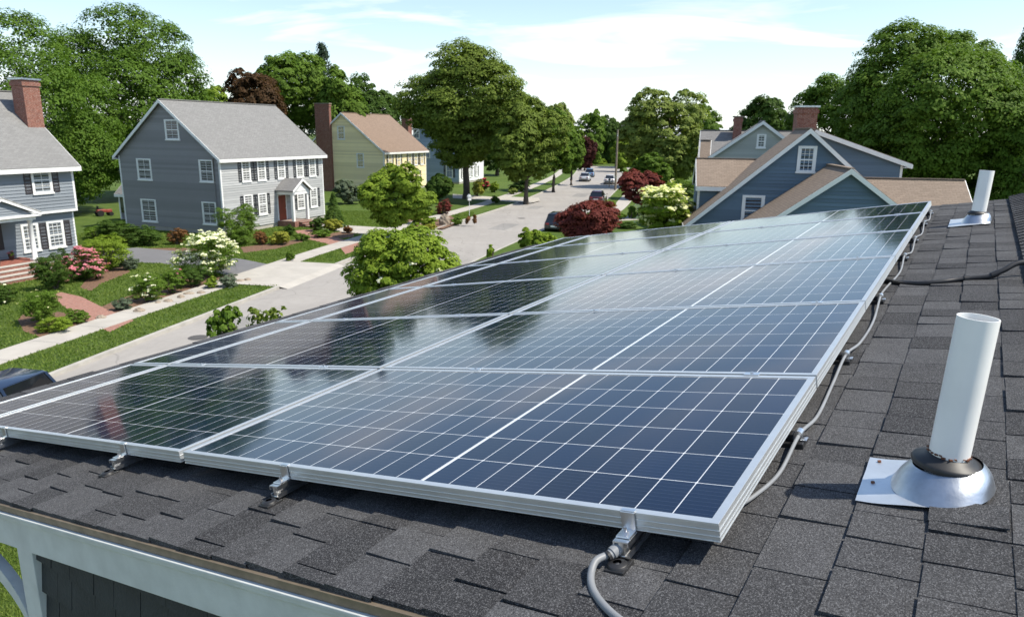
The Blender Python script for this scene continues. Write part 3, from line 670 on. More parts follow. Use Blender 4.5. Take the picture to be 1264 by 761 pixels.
for k in (2.2, 4.8, 9.6): window(h3, 'f', k, .95, 2.5, .95, 0, (2, 1), M['shutter'])
b = MB(); b.box(.01, .09, 6.6, 7.6, .3, 2.5); b.build('door', M['door_white'], h3)
# ---- pale blue house behind the oak
o4 = at_y(563, 116); h4 = empty('house', o4, -YW, 'pale blue house half hidden behind the big oak', 'house')
gable_block(h4, -9.0, 0, 0, 10, .3, 6.4, 10.2, (M['sd_pale'], M['white'], M['rf_grey']))
window(h4, 'g', -1.7, 1.0, 3.1, 1.0, 0, (2, 1), M['shutter']); window(h4, 'g', -7.4, 7.0, 8.3, .9, 0, (2, 1)); window(h4, 'g', -5.6, 4.0, 5.5, .9, 0, (2, 1))
for k in (1.5, 4.2, 7): window(h4, 'f', k, 3.6, 5.2, .9, 0, (2, 1), M['shutter']); window(h4, 'f', k, .9, 2.5, .9, 0, (2, 1), M['shutter'])
chimney(h4, -9.9, -8.75, -.2, 1.0, 0, zat(504, 150, o4+Vector((-8, 3, 0))))

# ---- blue house on the right: local x' right, y' away
YB = R(11); o5 = Vector((10.4, 42.0, .1)); h5 = empty('house', o5, -YB, 'slate-blue clapboard house with tan roofs, two front gables and a wide brick chimney', 'house')
U5 = Vector((cos(YB), -sin(YB), 0)); V5 = Vector((sin(YB), cos(YB), 0))
def g5(u, v, y=0): return gable(u, v, o5+V5*y, YB)
bl = (M['sd_blue'], M['sd_blue'], M['rf_brown'])
pk = g5(995, 154); lf = g5(862, 263); slp = (pk[1]-lf[1])/(pk[0]-lf[0]); x_l = pk[0]-(pk[1]-3.0)/slp
gable_block(h5, x_l, 2*pk[0]-x_l, 0, 3.9, .3, 3.0, pk[1]-.15, bl, over=.3, rake=.25)
a, b_ = g5(982, 206), g5(1001, 178); window(h5, 'g', (a[0]+b_[0])/2, a[1], b_[1], b_[0]-a[0], 0, (3, 2), casing=.14)
a, b_ = g5(914.5, 272), g5(938, 240); window(h5, 'g', (a[0]+b_[0])/2, a[1], b_[1], b_[0]-a[0], 0, (1, 1), casing=.14)
wl = g5(859, 229, 2.2)[0]; we = g5(880, 229, 2.2)[1]; wr = g5(880, 196, 4.6)[1]
cross_block(h5, wl, pk[0]-1.6, 2.4, 6.8, .3, we+.1, wr, (M['sd_blue'], M['rf_brown_x']), rake=.12)
ra, rb_ = g5(1030, 165, 4.0), g5(1112, 193, 4.0); sb = (ra[1]-rb_[1])/(rb_[0]-ra[0]); rx_ = g5(1003, 155, 4.0)[0]; rz_ = ra[1]+sb*(ra[0]-rx_)-.12
gable_block(h5, rx_-(rz_-rb_[1])/.8, rb_[0], 4.25, 8.6, .3, rb_[1]-.1, rz_, bl, ridge_x=rx_, over=.45, rake=.25)
ca, cb_ = g5(978, 140, 4.7), g5(1004, 127, 4.7); chimney(h5, ca[0], cb_[0], 4.5, 5.7, 5, cb_[1], M['galv'])
gx0 = at_y(1046, 36.0); rel = gx0-o5; PKX, PKY = rel.dot(U5), rel.dot(V5)
gable_block(h5, PKX-4.9, PKX+4.9, PKY, -.26, .3, 2.75, zat(1046, 200, gx0)-.25, bl, over=.3, rake=.25)
ga, gb = g5(1070, 211, -.5), g5(1187, 211, -.5)
cross_block(h5, ga[0]-1.5, gb[0]-.2, -2.9, 1.9, .3, gb[1]-2.1, gb[1]-.25, (M['sd_blue'], M['rf_brown_x']), rake=.2)
# ---- sage house behind it
Y6 = R(15); o6 = at_y(937, 58); h6 = empty('house', o6, -Y6, 'sage-grey house with small attic window behind the blue house', 'house')
def g6(u, v, y=0): return gable(u, v, o6+Vector((sin(Y6), cos(Y6), 0))*y, Y6)
p6 = g6(937, 145); e6 = g6(872, 192); s6 = (p6[1]-e6[1])/(p6[0]-e6[0])
gable_block(h6, e6[0], 2*p6[0]-e6[0], 0, 3.4, .3, e6[1], p6[1]-.15, (M['sd_sage'], M['sd_sage'], M['rf_grey']), over=.3)
a, b_ = g6(930, 177), g6(940.5, 162.5); window(h6, 'g', (a[0]+b_[0])/2, a[1], b_[1], b_[0]-a[0]-.1, 0, (2, 1))
m0, m1 = g6(864, 157, 6.5), g6(983, 157, 6.5)
cross_block(h6, m0[0], m1[0], 3.6, 10.0, .3, m0[1]-2.4, m0[1]-.2, (M['sd_sage'], M['rf_grey_x']))
n0, n1 = g6(861, 193, 2), g6(884, 172, 3.4)
cross_block(h6, n0[0], e6[0]-.1, 1.2, 3.5, .3, n0[1], n1[1], (M['sd_sage'], M['rf_brown_x']), rake=.1)
c6a, c6b = g6(900.5, 150, 6), g6(911.5, 140.5, 6); chimney(h6, c6a[0], c6b[0], 5.6, 6.5, 5, c6b[1])

# ================================================================== OUR ROOF (frame: a = down the slope, b = along the ridge, n = up)
def cw(v):   # camera axes (right, down, forward) -> world
    x, yd, z = v; c, s = cos(ROLL), sin(ROLL); xl, yl = c*x-s*yd, s*x+c*yd
    return Vector((xl, z*cos(PITCH)-yl*sin(PITCH), -yl*cos(PITCH)-z*sin(PITCH)))
def vray(u, v): return Vector((u-CX, v-CY, FPX)).normalized()
A_ = vray(-700, 461); B_c = vray(1215, 128); B_c = (B_c-A_*A_.dot(B_c)).normalized(); N_c = B_c.cross(A_) ; N_c = N_c if N_c.y < 0 else -N_c
Aw, Bw, Nw = cw(A_), cw(B_c), cw(N_c); DR = 1.0113
O_ = Vector((0, 0, CAMH))-Nw*DR
# right-handed local axes: x = b (along ridge), y = a (down slope)?  check: x cross y must be n
RM = Matrix((( Bw.x, Aw.x, Nw.x, O_.x), (Bw.y, Aw.y, Nw.y, O_.y), (Bw.z, Aw.z, Nw.z, O_.z), (0, 0, 0, 1)))
HAND = Bw.cross(Aw).dot(Nw)
if HAND < 0: RM = Matrix(((-Aw.x, Bw.x, Nw.x, O_.x), (-Aw.y, Bw.y, Nw.y, O_.y), (-Aw.z, Bw.z, Nw.z, O_.z), (0, 0, 0, 1))); FLIP = True
else: FLIP = False
def L(a, b, n=0.0):                   # local point in the roof frame
    return Vector((-a, b, n)) if FLIP else Vector((b, a, n))
def RPT(a, b, n=0.0): return RM @ L(a, b, n)
A0, A1, B0, B1, SL = -.29, 6.30, 1.195, 10.33, .178
own = empty('house', label='house under the camera, dark shingled roof carrying the solar panels', cat='house', mat=RM)
# shingle material
t = NT('asphalt_shingle'); co = t.coord(); rnd = t.n('ShaderNodeNewGeometry').outputs['Random Per Island']
g1 = t.noise(co, 420, 2, .6); g2 = t.noise(co, 170, 3, .6); g3_ = t.noise(co, 7, 5, .6); g4 = t.noise(co, 1.1, 4, .6)
col = t.mix(t.ramp(rnd, .0, 1.0), (.024, .0245, .027), (.086, .087, .091))
col = t.mix(t.math('MULTIPLY', t.ramp(g3_, .42, .68), .35), col, (.024, .024, .026))
col = t.mix(t.math('MULTIPLY', t.ramp(g4, .4, .65), .25), col, (.085, .082, .078))
v = t.n('ShaderNodeTexVoronoi', {'Vector': co, 'Scale': 400.0}); vc = t.n('ShaderNodeSeparateXYZ', {0: v.outputs['Color']}).outputs[0]
col = t.mix(t.math('MULTIPLY', t.ramp(vc, .68, 1.0), .5), col, (.26, .262, .27))
col = t.mix(t.math('MULTIPLY', t.ramp(vc, .02, .30, (1, 1, 1), (0, 0, 0)), .7), col, (.008, .008, .009))
t.set(color=col, rough=.9, spec=.18); t.bump(t.math('ADD', t.math('MULTIPLY', vc, .7), t.math('ADD', g1, g2)), .65, .004); M['shingle'] = t.m
rn = random.Random(11)
sh = MB()
def tab(a_lo, a_hi, b0, b1, z0, z1, side=1):
    # thin wedge: butt edge (low, far from ridge) thicker
    j = rn.uniform(-.0025, .0025); w0 = rn.uniform(-.003, .003)
    p = [L(a_lo, b0+.003, z1*.15), L(a_lo, b1-.003, z1*.15), L(a_hi+w0, b1-.0045, z1), L(a_hi+w0+j, b0+.0045, z1)]
    q = [L(a_lo, b0+.003, -.012), L(a_lo, b1-.003, -.012), L(a_hi+w0, b1-.0045, -.012), L(a_hi+w0+j, b0+.0045, -.012)]
    up = (p[1]-p[0]).cross(p[2]-p[1]).z > 0
    F = [(0, 1, 2, 3), (3, 2, 6, 7), (0, 3, 7, 4), (2, 1, 5, 6)]
    if not up: F = [f[::-1] for f in F]
    sh.add(p+q, F)
nc = int((A1-A0)/SL)+2
for i in range(nc):
    a_lo = -.371+i*SL; a_hi = a_lo+SL
    if a_lo > A1: break
    b_ = B0-rn.uniform(0, .12)
    first = True
    while b_ < B1:
        wd = rn.choice([.15, .17, .20, .22, .25, .27]); e = min(b_+wd, B1)
        if B1-e < .08: e = B1
        if first: b_ = B0+rn.uniform(-.004, .004)
        if e > b_+.04:
            thick = rn.choice([.005, .0075, .010, .013, .0115])
            tab(a_lo-.004, a_hi, b_, e, 0, thick)
            first = False
        b_ = e
shing = sh.build('shingles', M['shingle'], own)
# deck below, far slope, ridge cap
b = MB(); b.slab([L(A0, B0+.02, -.013), L(A1-.02, B0+.02, -.013), L(A1-.02, B1-.02, -.013), L(A0, B1-.02, -.013)], (0, 0, -.03)); b.build('roof_deck', M['black_rubber'], own)
far = MB(); ang = R(20)
def FLp(s, b_, n): return L(A0-s*cos(ang), b_, -s*sin(ang)+n)
kk = 0
while kk*SL < 4.5:
    b_ = B0
    while b_ < B1:
        e = min(B1, b_+rn.choice([.17, .21, .27, .32])); s0, s1 = kk*SL, kk*SL+SL
        pz_ = [FLp(s0, b_, .002), FLp(s0, e, .002), FLp(s1, e-.0015, .008), FLp(s1, b_+.0015, .008)]; q = [FLp(s1, e-.0015, -.01), FLp(s1, b_+.0015, -.01)]
        far.add(pz_+q, [(0, 3, 2, 1), (2, 3, 5, 4)]); b_ = e
    kk += 1
far.build('shingles', M['shingle'], own)
cap = MB(); b_ = B0-.02; k = 0
while b_ < B1+.02:
    e = min(B1+.03, b_+.165); z_ = .050
    P_ = [L(A0+.13, b_, z_-.022+.008), L(A0, b_, z_+.012), L(A0-.16, b_, z_-.04), L(A0+.13, e, z_-.022), L(A0, e, z_+.002), L(A0-.16, e, z_-.048)]
    cap.add(P_, [(0, 1, 4, 3), (1, 2, 5, 4)]); cap.add([P_[0], P_[1], P_[2], P_[2]-Vector((0, 0, .012)), P_[1]-Vector((0, 0, .012)), P_[0]-Vector((0, 0, .012))], [(0, 5, 4, 1), (1, 4, 3, 2)])
    b_ = e
cap.build('ridge_cap', M['shingle'], own)
b = MB(); b.slab([L(A0+.125, B0, .004), L(A0+.115, B0, .034), L(A0-.15, B0, .0), L(A0-.15, B0, -.05)], L(0, B1-B0, 0)-L(0, 0, 0)); b.build('ridge_vent', M['black_rubber'], own)
# rake trim in world-vertical: drip edge (bronze), gutter-like crown moulding, fascia board
Zw = (RM.to_3x3().inverted() @ Vector((0, 0, 1))).normalized(); Ah = Vector((Aw.x, Aw.y, 0)).normalized(); AhL = RM.to_3x3().inverted() @ Ah
outw = RM.to_3x3().inverted() @ Vector((Bw.x, Bw.y, 0)).normalized()*-1   # outwards from the gable, horizontal
outw = (outw-(L(1, 0)-L(0, 0)).normalized()*outw.dot((L(1, 0)-L(0, 0)).normalized())).normalized()
dn = -Zw; al = (L(1, 0)-L(0, 0)).normalized(); dn = (dn-al*dn.dot(al)).normalized()
def board(bb, o0, o1, d0, d1):      # along the rake: outward o0..o1, downward d0..d1 from the roof edge
    base = L(A0, B0, -.013); P4 = [base+outw*o0+dn*d0, base+outw*o1+dn*d0, base+outw*o1+dn*d1, base+outw*o0+dn*d1]
    bb.slab(P4, al*(A1-A0))
b = MB(); board(b, -.03, .010, -.002, .026); b.build('drip_edge', M['bronze'], own)
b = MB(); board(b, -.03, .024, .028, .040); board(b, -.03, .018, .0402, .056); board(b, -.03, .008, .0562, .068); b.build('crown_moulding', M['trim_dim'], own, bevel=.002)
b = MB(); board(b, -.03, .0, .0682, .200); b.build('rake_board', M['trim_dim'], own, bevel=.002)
# gable wall: shingled siding, world vertical
wallM = Matrix.Identity(4)
sw = MB(); base = RPT(A0, B0, -.013); outW = Vector((-Bw.x, -Bw.y, 0)).normalized(); AhW = Vector((Aw.x, Aw.y, 0)).normalized()
inv = RM.inverted(); slope = Aw.z/Vector((Aw.x, Aw.y)).length
ACORN = 3.72
for r_ in range(46):
    zt = base.z-.10-r_*.155
    s = -.3+rn.uniform(-.1, 0)
    while s < ACORN:
        e = min(ACORN, s+rn.uniform(.11, .24)); zlim = base.z+slope*(s)-.03
        if zt-.16 < zlim:
            ztt = min(zt, base.z+slope*e-.03); k0 = base+AhW*s-outW*.035; k1 = base+AhW*(e-.004)-outW*.035
            z0_ = zt-.16+rn.uniform(-.004, .002); pr = .018+rn.uniform(0, .005)
            if ztt > z0_+.02:
                P_ = [Vector((k0.x, k0.y, z0_))+outW*pr, Vector((k1.x, k1.y, z0_))+outW*pr, Vector((k1.x, k1.y, ztt)), Vector((k0.x, k0.y, ztt)), Vector((k0.x, k0.y, z0_)), Vector((k1.x, k1.y, z0_)), Vector((k1.x, k1.y, ztt))-outW*.004, Vector((k0.x, k0.y, ztt))-outW*.004]
                sw.add([inv @ q for q in P_], [(0, 1, 2, 3), (4, 5, 1, 0), (0, 3, 7, 4), (1, 5, 6, 2)])
        s = e
M['dark_siding'] = plain('dark_shingle_siding', (.026, .030, .031), .8, var=.3, scale=5, bump=.4)
sw.build('gable_wall', M['dark_siding'], own)
b = MB(); c0 = base-outW*.06
def wbox(bb, s0, s1, z0, z1, o0, o1):  # box on the gable wall in world metres
    P_ = []
    for z in (z0, z1):
        for o_ in (o0, o1):
            for s in (s0, s1): q = base+AhW*s+outW*o_; P_.append(inv @ Vector((q.x, q.y, z)))
    bb.add(P_, [(0, 2, 3, 1), (4, 5, 7, 6), (0, 1, 5, 4), (2, 6, 7, 3), (0, 4, 6, 2), (1, 3, 7, 5)])
wbox(b, -8, ACORN-.01, .1, base.z+slope*ACORN-.12, -5.5, -.04); b.build('wall_core', M['dark_siding'], own)
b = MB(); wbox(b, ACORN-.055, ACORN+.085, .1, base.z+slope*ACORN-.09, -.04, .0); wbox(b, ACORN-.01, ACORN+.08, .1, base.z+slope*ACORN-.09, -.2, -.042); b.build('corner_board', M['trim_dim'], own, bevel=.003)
# arched porch bracket: curved brace from the corner board out to the eave
b = MB(); nseg = 14; P_ = []; zc0 = base.z+slope*ACORN-.10
def bp(s, z, o_): q = base+AhW*s+outW*o_; return inv @ Vector((q.x, q.y, z))
for wd, o0, o1 in ((.05, -.05, -.005),):
    ring = []
    for i in range(nseg+1):
        th = i/nseg*pi/2; s = ACORN+.085+1.5*(1-cos(th)); z = zc0-.60+.50*sin(th)+slope*(s-ACORN)
        ring.append((s, z))
    for i in range(nseg):
        (s0, z0), (s1, z1) = ring[i], ring[i+1]
        t0 = base.z+slope*s0-.19; 
        wd_ = .075
        vs = [bp(s0, z0, o0), bp(s1, z1, o0), bp(s1, z1+wd_, o0), bp(s0, z0+wd_, o0), bp(s0, z0, o1), bp(s1, z1, o1), bp(s1, z1+wd_, o1), bp(s0, z0+wd_, o1)]
        b.add(vs, [(0, 3, 2, 1), (4, 5, 6, 7), (0, 1, 5, 4), (3, 7, 6, 2), (0, 4, 7, 3), (1, 2, 6, 5)])
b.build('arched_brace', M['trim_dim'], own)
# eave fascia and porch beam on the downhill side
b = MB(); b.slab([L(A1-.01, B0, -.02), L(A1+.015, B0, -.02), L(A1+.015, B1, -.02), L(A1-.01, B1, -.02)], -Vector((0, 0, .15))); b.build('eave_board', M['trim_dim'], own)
# back gable wall below the far rake
b = MB(); b.slab([L(A0, B1-.25, -.045), L(A1-.5, B1-.25, -.045), L(A1-.5, B1-.2, -.045), L(A0, B1-.2, -.045)], dn*5); b.build('back_wall', M['dark_siding'], own)

# ================================================================== SOLAR PANELS
def mat_cells(name, w, mid, p_a, p_b, m=.022):
    """x runs along the panel's long side from its uphill edge, y along the ridge; cells, busbars and white grid"""
    t = NT(name); co = t.coord(); s = t.n('ShaderNodeSeparateXYZ', {0: co}); x, y = s.outputs[0], s.outputs[1]
    x1 = t.math('SUBTRACT', x, m); second = t.math('GREATER_THAN', x, mid); x2 = t.math('SUBTRACT', x1, t.math('MULTIPLY', second, .012))
    def near(c, p, half): # 1 on the grid lines of period p
        f = t.math('FRACT', t.math('DIVIDE', c, p)); d = t.math('MULTIPLY', t.math('MINIMUM', f, t.math('SUBTRACT', 1.0, f)), p)
        return t.math('LESS_THAN', d, half), d
    lx, dxx = near(x2, p_a, .0014); yy = t.math('SUBTRACT', y, m); ly, dyy = near(yy, p_b, .0013)
    grid = t.math('MAXIMUM', lx, ly)
    diamond = t.math('LESS_THAN', t.math('ADD', dxx, dyy), .0062); grid = t.math('MAXIMUM', grid, diamond)
    gap = t.math('LESS_THAN', t.math('ABSOLUTE', t.math('SUBTRACT', x, mid)), .0055); grid = t.math('MAXIMUM', grid, gap)
    bb, _ = near(yy, p_b/9.0, .00055)
    nf = t.noise(co, 2.5, 3); tone = t.n('ShaderNodeTexWhiteNoise', {'Vector': t.n('ShaderNodeCombineXYZ', {0: t.math('FLOOR', t.math('DIVIDE', x2, p_a)), 1: t.math('FLOOR', t.math('DIVIDE', yy, p_b))}).outputs[0]}).outputs['Value']
    cell = t.mix(tone, (.0004, .0052, .020), (.0007, .0085, .034))
    cell = t.mix(t.math('MULTIPLY', bb, .28), cell, (.12, .15, .20)); col = t.mix(grid, cell, (.62, .64, .66))
    d1 = t.noise(co, 1.3, 5, .6); d2 = t.noise(co, 60, 4, .7)
    dust = t.math('MULTIPLY', t.ramp(d1, .35, .75), t.ramp(d2, .3, .7)); col = t.mix(t.math('MULTIPLY', dust, .018), col, (.5, .48, .42))
    t.set(color=col, rough=t.math('ADD', t.math('MULTIPLY', t.ramp(d1, .3, .7), .035), .055), ior=1.45, spec=.5); return t.m
ROWS = [1.62, 2.865, 4.235, 5.775, 7.22, 8.60, 9.76]
COLS = [(.59, 2.895, .99, .1067), (2.925, 5.02, 1.05, .1035), (5.05, 5.52, 5.0, .1045)]
PT = .120   # top of the frames above the roof
def panel(ci, ri):
    a0, a1, mid, pa = COLS[ci]; b0, b1 = ROWS[ri]+(.010 if ri else 0), ROWS[ri+1]-.010; w, d = a1-a0, b1-b0
    # panel frame: local x down the slope, y along the ridge
    PM = RM @ Matrix.Translation(L(a0, b0, PT))
    sg = -1 if FLIP else 1
    e = empty('solar_panel', mat=PM)
    def q(a, b_, n): return Vector((-a, b_, n)) if FLIP else Vector((b_, a, n))
    fr = MB(); lip = .024; hh = .052
    def fbox(aa0, aa1, bb0, bb1, n0, n1):
        A, B = q(aa0, bb0, n0), q(aa1, bb1, n1); fr.box(min(A.x, B.x), max(A.x, B.x), min(A.y, B.y), max(A.y, B.y), n0, n1)
    # top lip and side walls; walls carry two shallow ribs like an extruded profile
    fbox(0, w, 0, lip, -.004, 0); fbox(0, w, d-lip, d, -.004, 0); fbox(0, lip, lip, d-lip, -.004, 0); fbox(w-lip, w, lip, d-lip, -.004, 0)
    for (x0, x1, y0, y1) in ((.0, w, .0015, .004), (0, w, d-.004, d-.0015), (.0015, .004, .004, d-.004), (w-.004, w-.0015, .004, d-.004)): fbox(x0, x1, y0, y1, -hh, -.0041)
    for n_ in (-.021, -.037, -.050):
        fbox(-.0005, w+.0005, -.0005, .0014, n_-.0015, n_+.0015); fbox(-.0005, .0014, .0014, d, n_-.0015, n_+.0015)
        if ci == 2: fbox(w-.0014, w+.0005, .0014, d, n_-.0015, n_+.0015)
    f = fr.build('frame', M['alum_frame'], e, bevel=.0008)
    g = MB(); P_ = [q(lip, lip, -.0035), q(w-lip, lip, -.0035), q(w-lip, d-lip, -.0035), q(lip, d-lip, -.0035)]
    if (P_[1]-P_[0]).cross(P_[2]-P_[1]).z < 0: P_ = P_[::-1]
    g.quad(*P_)
    key = 'cells_%d_%d' % (ci, ri)
    return e, f, g, key, w, d
lab_col = ['wide column beside the vent pipes', 'middle column', 'narrow column nearest the street']
lab_row = ['front row', 'second row from the front', 'third row from the front', 'fourth row from the front', 'fifth row from the front', 'back row']
for ci in range(3):
    for ri in range(6):
        e, f, g, key, w, d = panel(ci, ri)
        # material uses the panel's own x/y; with FLIP local x = -a so use a rotated glass object
        a0, a1, mid, pa = COLS[ci]; pb = (d-.048-.004)/6
        m_ = mat_cells(key, w, mid, (w-.048-.012)/round((w-.048-.012)/pa) if ci < 2 else (w-.048)/4, pb, .024)
        if FLIP:
            for i, v_ in enumerate(g.v): g.v[i] = (-v_[0], v_[1], v_[2])
            go = g.build('glass', m_, e); go.scale = (-1, 1, 1)
        else:
            for i, v_ in enumerate(g.v): g.v[i] = (v_[1], v_[0], v_[2])
            go = g.build('glass', m_, e); go.matrix_local = Matrix(((0, 1, 0, 0), (1, 0, 0, 0), (0, 0, 1, 0), (0, 0, 0, 1)))
        tag(e, 'solar panel, '+lab_col[ci]+', '+lab_row[ri], 'solar panel', 'solar panels on the roof')
# rails, feet, clamps
def rbox(bb, a0, a1, b0, b1, n0, n1):
    A, B = L(a0, b0, n0), L(a1, b1, n1); bb.box(min(A.x, B.x), max(A.x, B.x), min(A.y, B.y), max(A.y, B.y), min(n0, n1), max(n0, n1))
FB = 1.525
rail_labels = {.835: 'aluminium rail end under the uphill panel corner with grey conduit', 2.235: 'aluminium rail end under the middle of the front edge', 3.375: 'aluminium rail end left of the panel seam', 4.62: 'aluminium rail end at the left picture edge'}
for a_, lb in rail_labels.items():
    e = empty('mounting_rail', mat=RM, label=lb, cat='rail', group='rails under the solar panels')
    b = MB(); z1 = PT-.054; z0 = z1-.045
    rbox(b, a_-.022, a_+.022, 1.555, 9.7, z1-.004, z1); rbox(b, a_-.022, a_+.022, 1.555, 9.7, z0, z0+.004); rbox(b, a_-.007, a_+.007, 1.557, 9.7, z0+.004, z1-.004)
    rbox(b, a_-.022, a_-.018, 1.555, 9.7, z1-.016, z1-.0042); rbox(b, a_+.018, a_+.022, 1.555, 9.7, z1-.016, z1-.0042); rbox(b, a_-.022, a_-.018, 1.555, 9.7, z0+.0042, z0+.014); rbox(b, a_+.018, a_+.022, 1.555, 9.7, z0+.0042, z0+.014)
    b.build('rail', M['alum'], e)
    b = MB(); rbox(b, a_-.020, a_+.020, 1.614, 1.6185, z1, PT+.001); rbox(b, a_-.020, a_+.020, 1.6185, 1.632, PT+.001, PT+.004); rbox(b, a_-.020, a_+.020, 1.572, 1.614, z1+.001, z1+.006)
    c = b.build('end_clamp', M['alum'], e, bevel=.001)
    b = MB(); b.cyl(L(a_, 1.592, z1+.006), L(a_, 1.592, z1+.012), .009, n=6, smooth=False); b.cyl(L(a_, 1.592, z1+.012), L(a_, 1.592, z1+.024), .0045, n=10); b.build('bolt', M['steel'], c)
    for bf in (1.525, 4.2, 6.8, 9.2):
        b = MB(); rbox(b, a_-.028, a_+.026, bf-.030, bf+.040, .002, .016); b.lathe([(.030, .011), (.026, .022), (.012, .026)], Matrix.Translation(L(a_, bf, 0)), 16); f = b.build('foot', M['black_rubber'], e, bevel=.002)
        b = MB(); b.cyl(L(a_, bf, .02), L(a_, bf, z0), .006, n=10); b.build('foot_bolt', M['steel'], f)
    for rb in ROWS[1:-1]:
        b = MB(); rbox(b, a_-.030, a_+.030, rb-.016, rb+.016, PT+.001, PT+.005); rbox(b, a_-.03, a_+.03, rb-.0085, rb+.0085, PT-.04, PT+.001); mc = b.build('mid_clamp', M['alum'], e, bevel=.001)
        b = MB(); b.cyl(L(a_, rb, PT+.005), L(a_, rb, PT+.011), .007, n=6, smooth=False); b.build('bolt', M['steel'], mc)
# standoffs with clips along the uphill edge
clips = []
cl_lab = ['clip on a black foot beside the near vent pipe, nearest the viewer', 'clip on a black foot just above the nearest one', 'clip with bright metal saddle near the black hose', 'clip just beyond the black hose', 'clip halfway along the far rows', 'clip third from the far end', 'clip second from the far end', 'clip at the far end of the array']
for k, bc in enumerate([2.44, 3.44, 4.72, 6.25, 7.2, 8.35, 9.3]):
    e = empty('conduit_clip', mat=RM @ Matrix.Translation(L(.582, bc, 0)) @ Matrix.Scale(.78, 4), label='metal '+cl_lab[k] if k != 2 else 'bright '+cl_lab[k].replace('bright ', ''), cat='clip', group='conduit clips beside the array')
    def cbox(bb, a0, a1, b0, b1, n0, n1):
        A, B = L(a0, b0, n0), L(a1, b1, n1); bb.box(min(A.x, B.x), max(A.x, B.x), min(A.y, B.y), max(A.y, B.y), n0, n1)
    b = MB(); cbox(b, -.035, .075, -.05, .06, .002, .030); cbox(b, .01, .06, -.02, .03, .030, .060); b.build('foot', M['black_rubber'], e, bevel=.004)
    b = MB(); cbox(b, -.045, .075, -.018, .022, .031, .036) ; cbox(b, .070, .075, -.018, .022, .036, .062); b.cyl(L(-.012, -.02, .058), L(-.012, .026, .058), .0185, n=16); b.build('saddle', M['alum'], e, bevel=.001)
    b = MB(); b.cyl(L(.03, 0, .036), L(.03, 0, .052), .012, n=6, smooth=False); b.build('bolt', M['steel'], e); clips.append(bc)
def catmull(pts, n=8):
    P = [Vector(pts[0])]+[Vector(p) for p in pts]+[Vector(pts[-1])]; out = []
    for i in range(1, len(P)-2):
        for k in range(n):
            t_ = k/n; a, b, c, d = P[i-1:i+3]; out.append(.5*((2*b)+(c-a)*t_+(2*a-5*b+4*c-d)*t_**2+(3*b-a-3*c+d)*t_**3))
    out.append(P[-2]); return out
# grey conduit along the uphill side, sagging between the clips
pts = [(.66, 1.85, .05), (.60, 1.98, .03), (.545, 2.18, .018), (.525, 2.44, .055), (.51, 2.70, .02), (.535, 3.1, .018), (.53, 3.44, .055), (.50, 3.75, .02), (.49, 4.2, .018), (.53, 4.72, .055), (.56, 5.1, .02), (.50, 5.7, .018), (.53, 6.25, .055), (.49, 6.6, .02), (.52, 7.2, .055), (.49, 7.7, .02), (.53, 8.35, .055), (.50, 8.8, .02), (.53, 9.3, .055), (.62, 9.7, .03)]
pts = [(p_[0]*.5+.545*.5+.036, p_[1], .008+(p_[2]-.01)*.78) for p_ in pts]
b = MB(); b.tube([L(*p) for p in catmull(pts)], .0064, 12)
o = b.build('conduit', M['grey_cable']); o.matrix_world = RM; tag(o, 'grey conduit sagging between clips along the uphill edge of the panels', 'conduit')
# front conduit dropping from the rail end
z1 = PT-.054
fe = empty('conduit', mat=RM, label='grey conduit looping down from the rail end at the front corner', cat='conduit')
pts = [(.853, 1.552, z1-.028), (.868, 1.535, z1-.032), (.885, 1.50, .020+.012), (.878, 1.455, .016), (.845, 1.405, .012), (.79, 1.355, .012), (.72, 1.31, .014), (.60, 1.25, .016), (.5, 1.17, .0), (.48, 1.12, -.2)]
b = MB(); b.tube([L(*p) for p in catmull(pts)], .0098, 14); b.build('cable', M['grey_cable'], fe)
b = MB(); b.cyl(L(.845, 1.57, z1-.022), L(.858, 1.545, z1-.030), .0165, n=18); b.cyl(L(.858, 1.545, z1-.030), L(.863, 1.535, z1-.033), .0135, n=18); b.build('gland', M['grey_cable'], fe)
b = MB(); b.cyl(L(.8615, 1.5385, z1-.032), L(.8655, 1.5315, z1-.034), .0140, n=18); b.build('gasket', M['black_rubber'], fe)
# black hose crossing the shingles
he = empty('hose', mat=RM, label='black hose crossing the shingles from the array over the ridge', cat='hose')
pts = [(.66, 5.36, .03), (.57, 5.315, .018), (.48, 5.25, .016), (.38, 5.215, .016), (.28, 5.235, .018), (.204, 5.275, .018), (.12, 5.30, .02), (.033, 5.315, .022), (-.04, 5.34, .05), (-.152, 5.397, .085), (-.4, 5.45, .03), (-.8, 5.5, -.15)]
b = MB(); b.tube([L(*p) for p in catmull(pts)], .0165, 12); b.build('tube', M['black_rubber'], he)
for p0, p1 in (((.165, 5.288, .019), (.14, 5.297, .0195)), ((.02, 5.318, .026), (-.012, 5.33, .038))):
    b = MB(); b.cyl(L(*p0), L(*p1), .0205, n=16); b.build('coupling', M['black_rubber'], he)

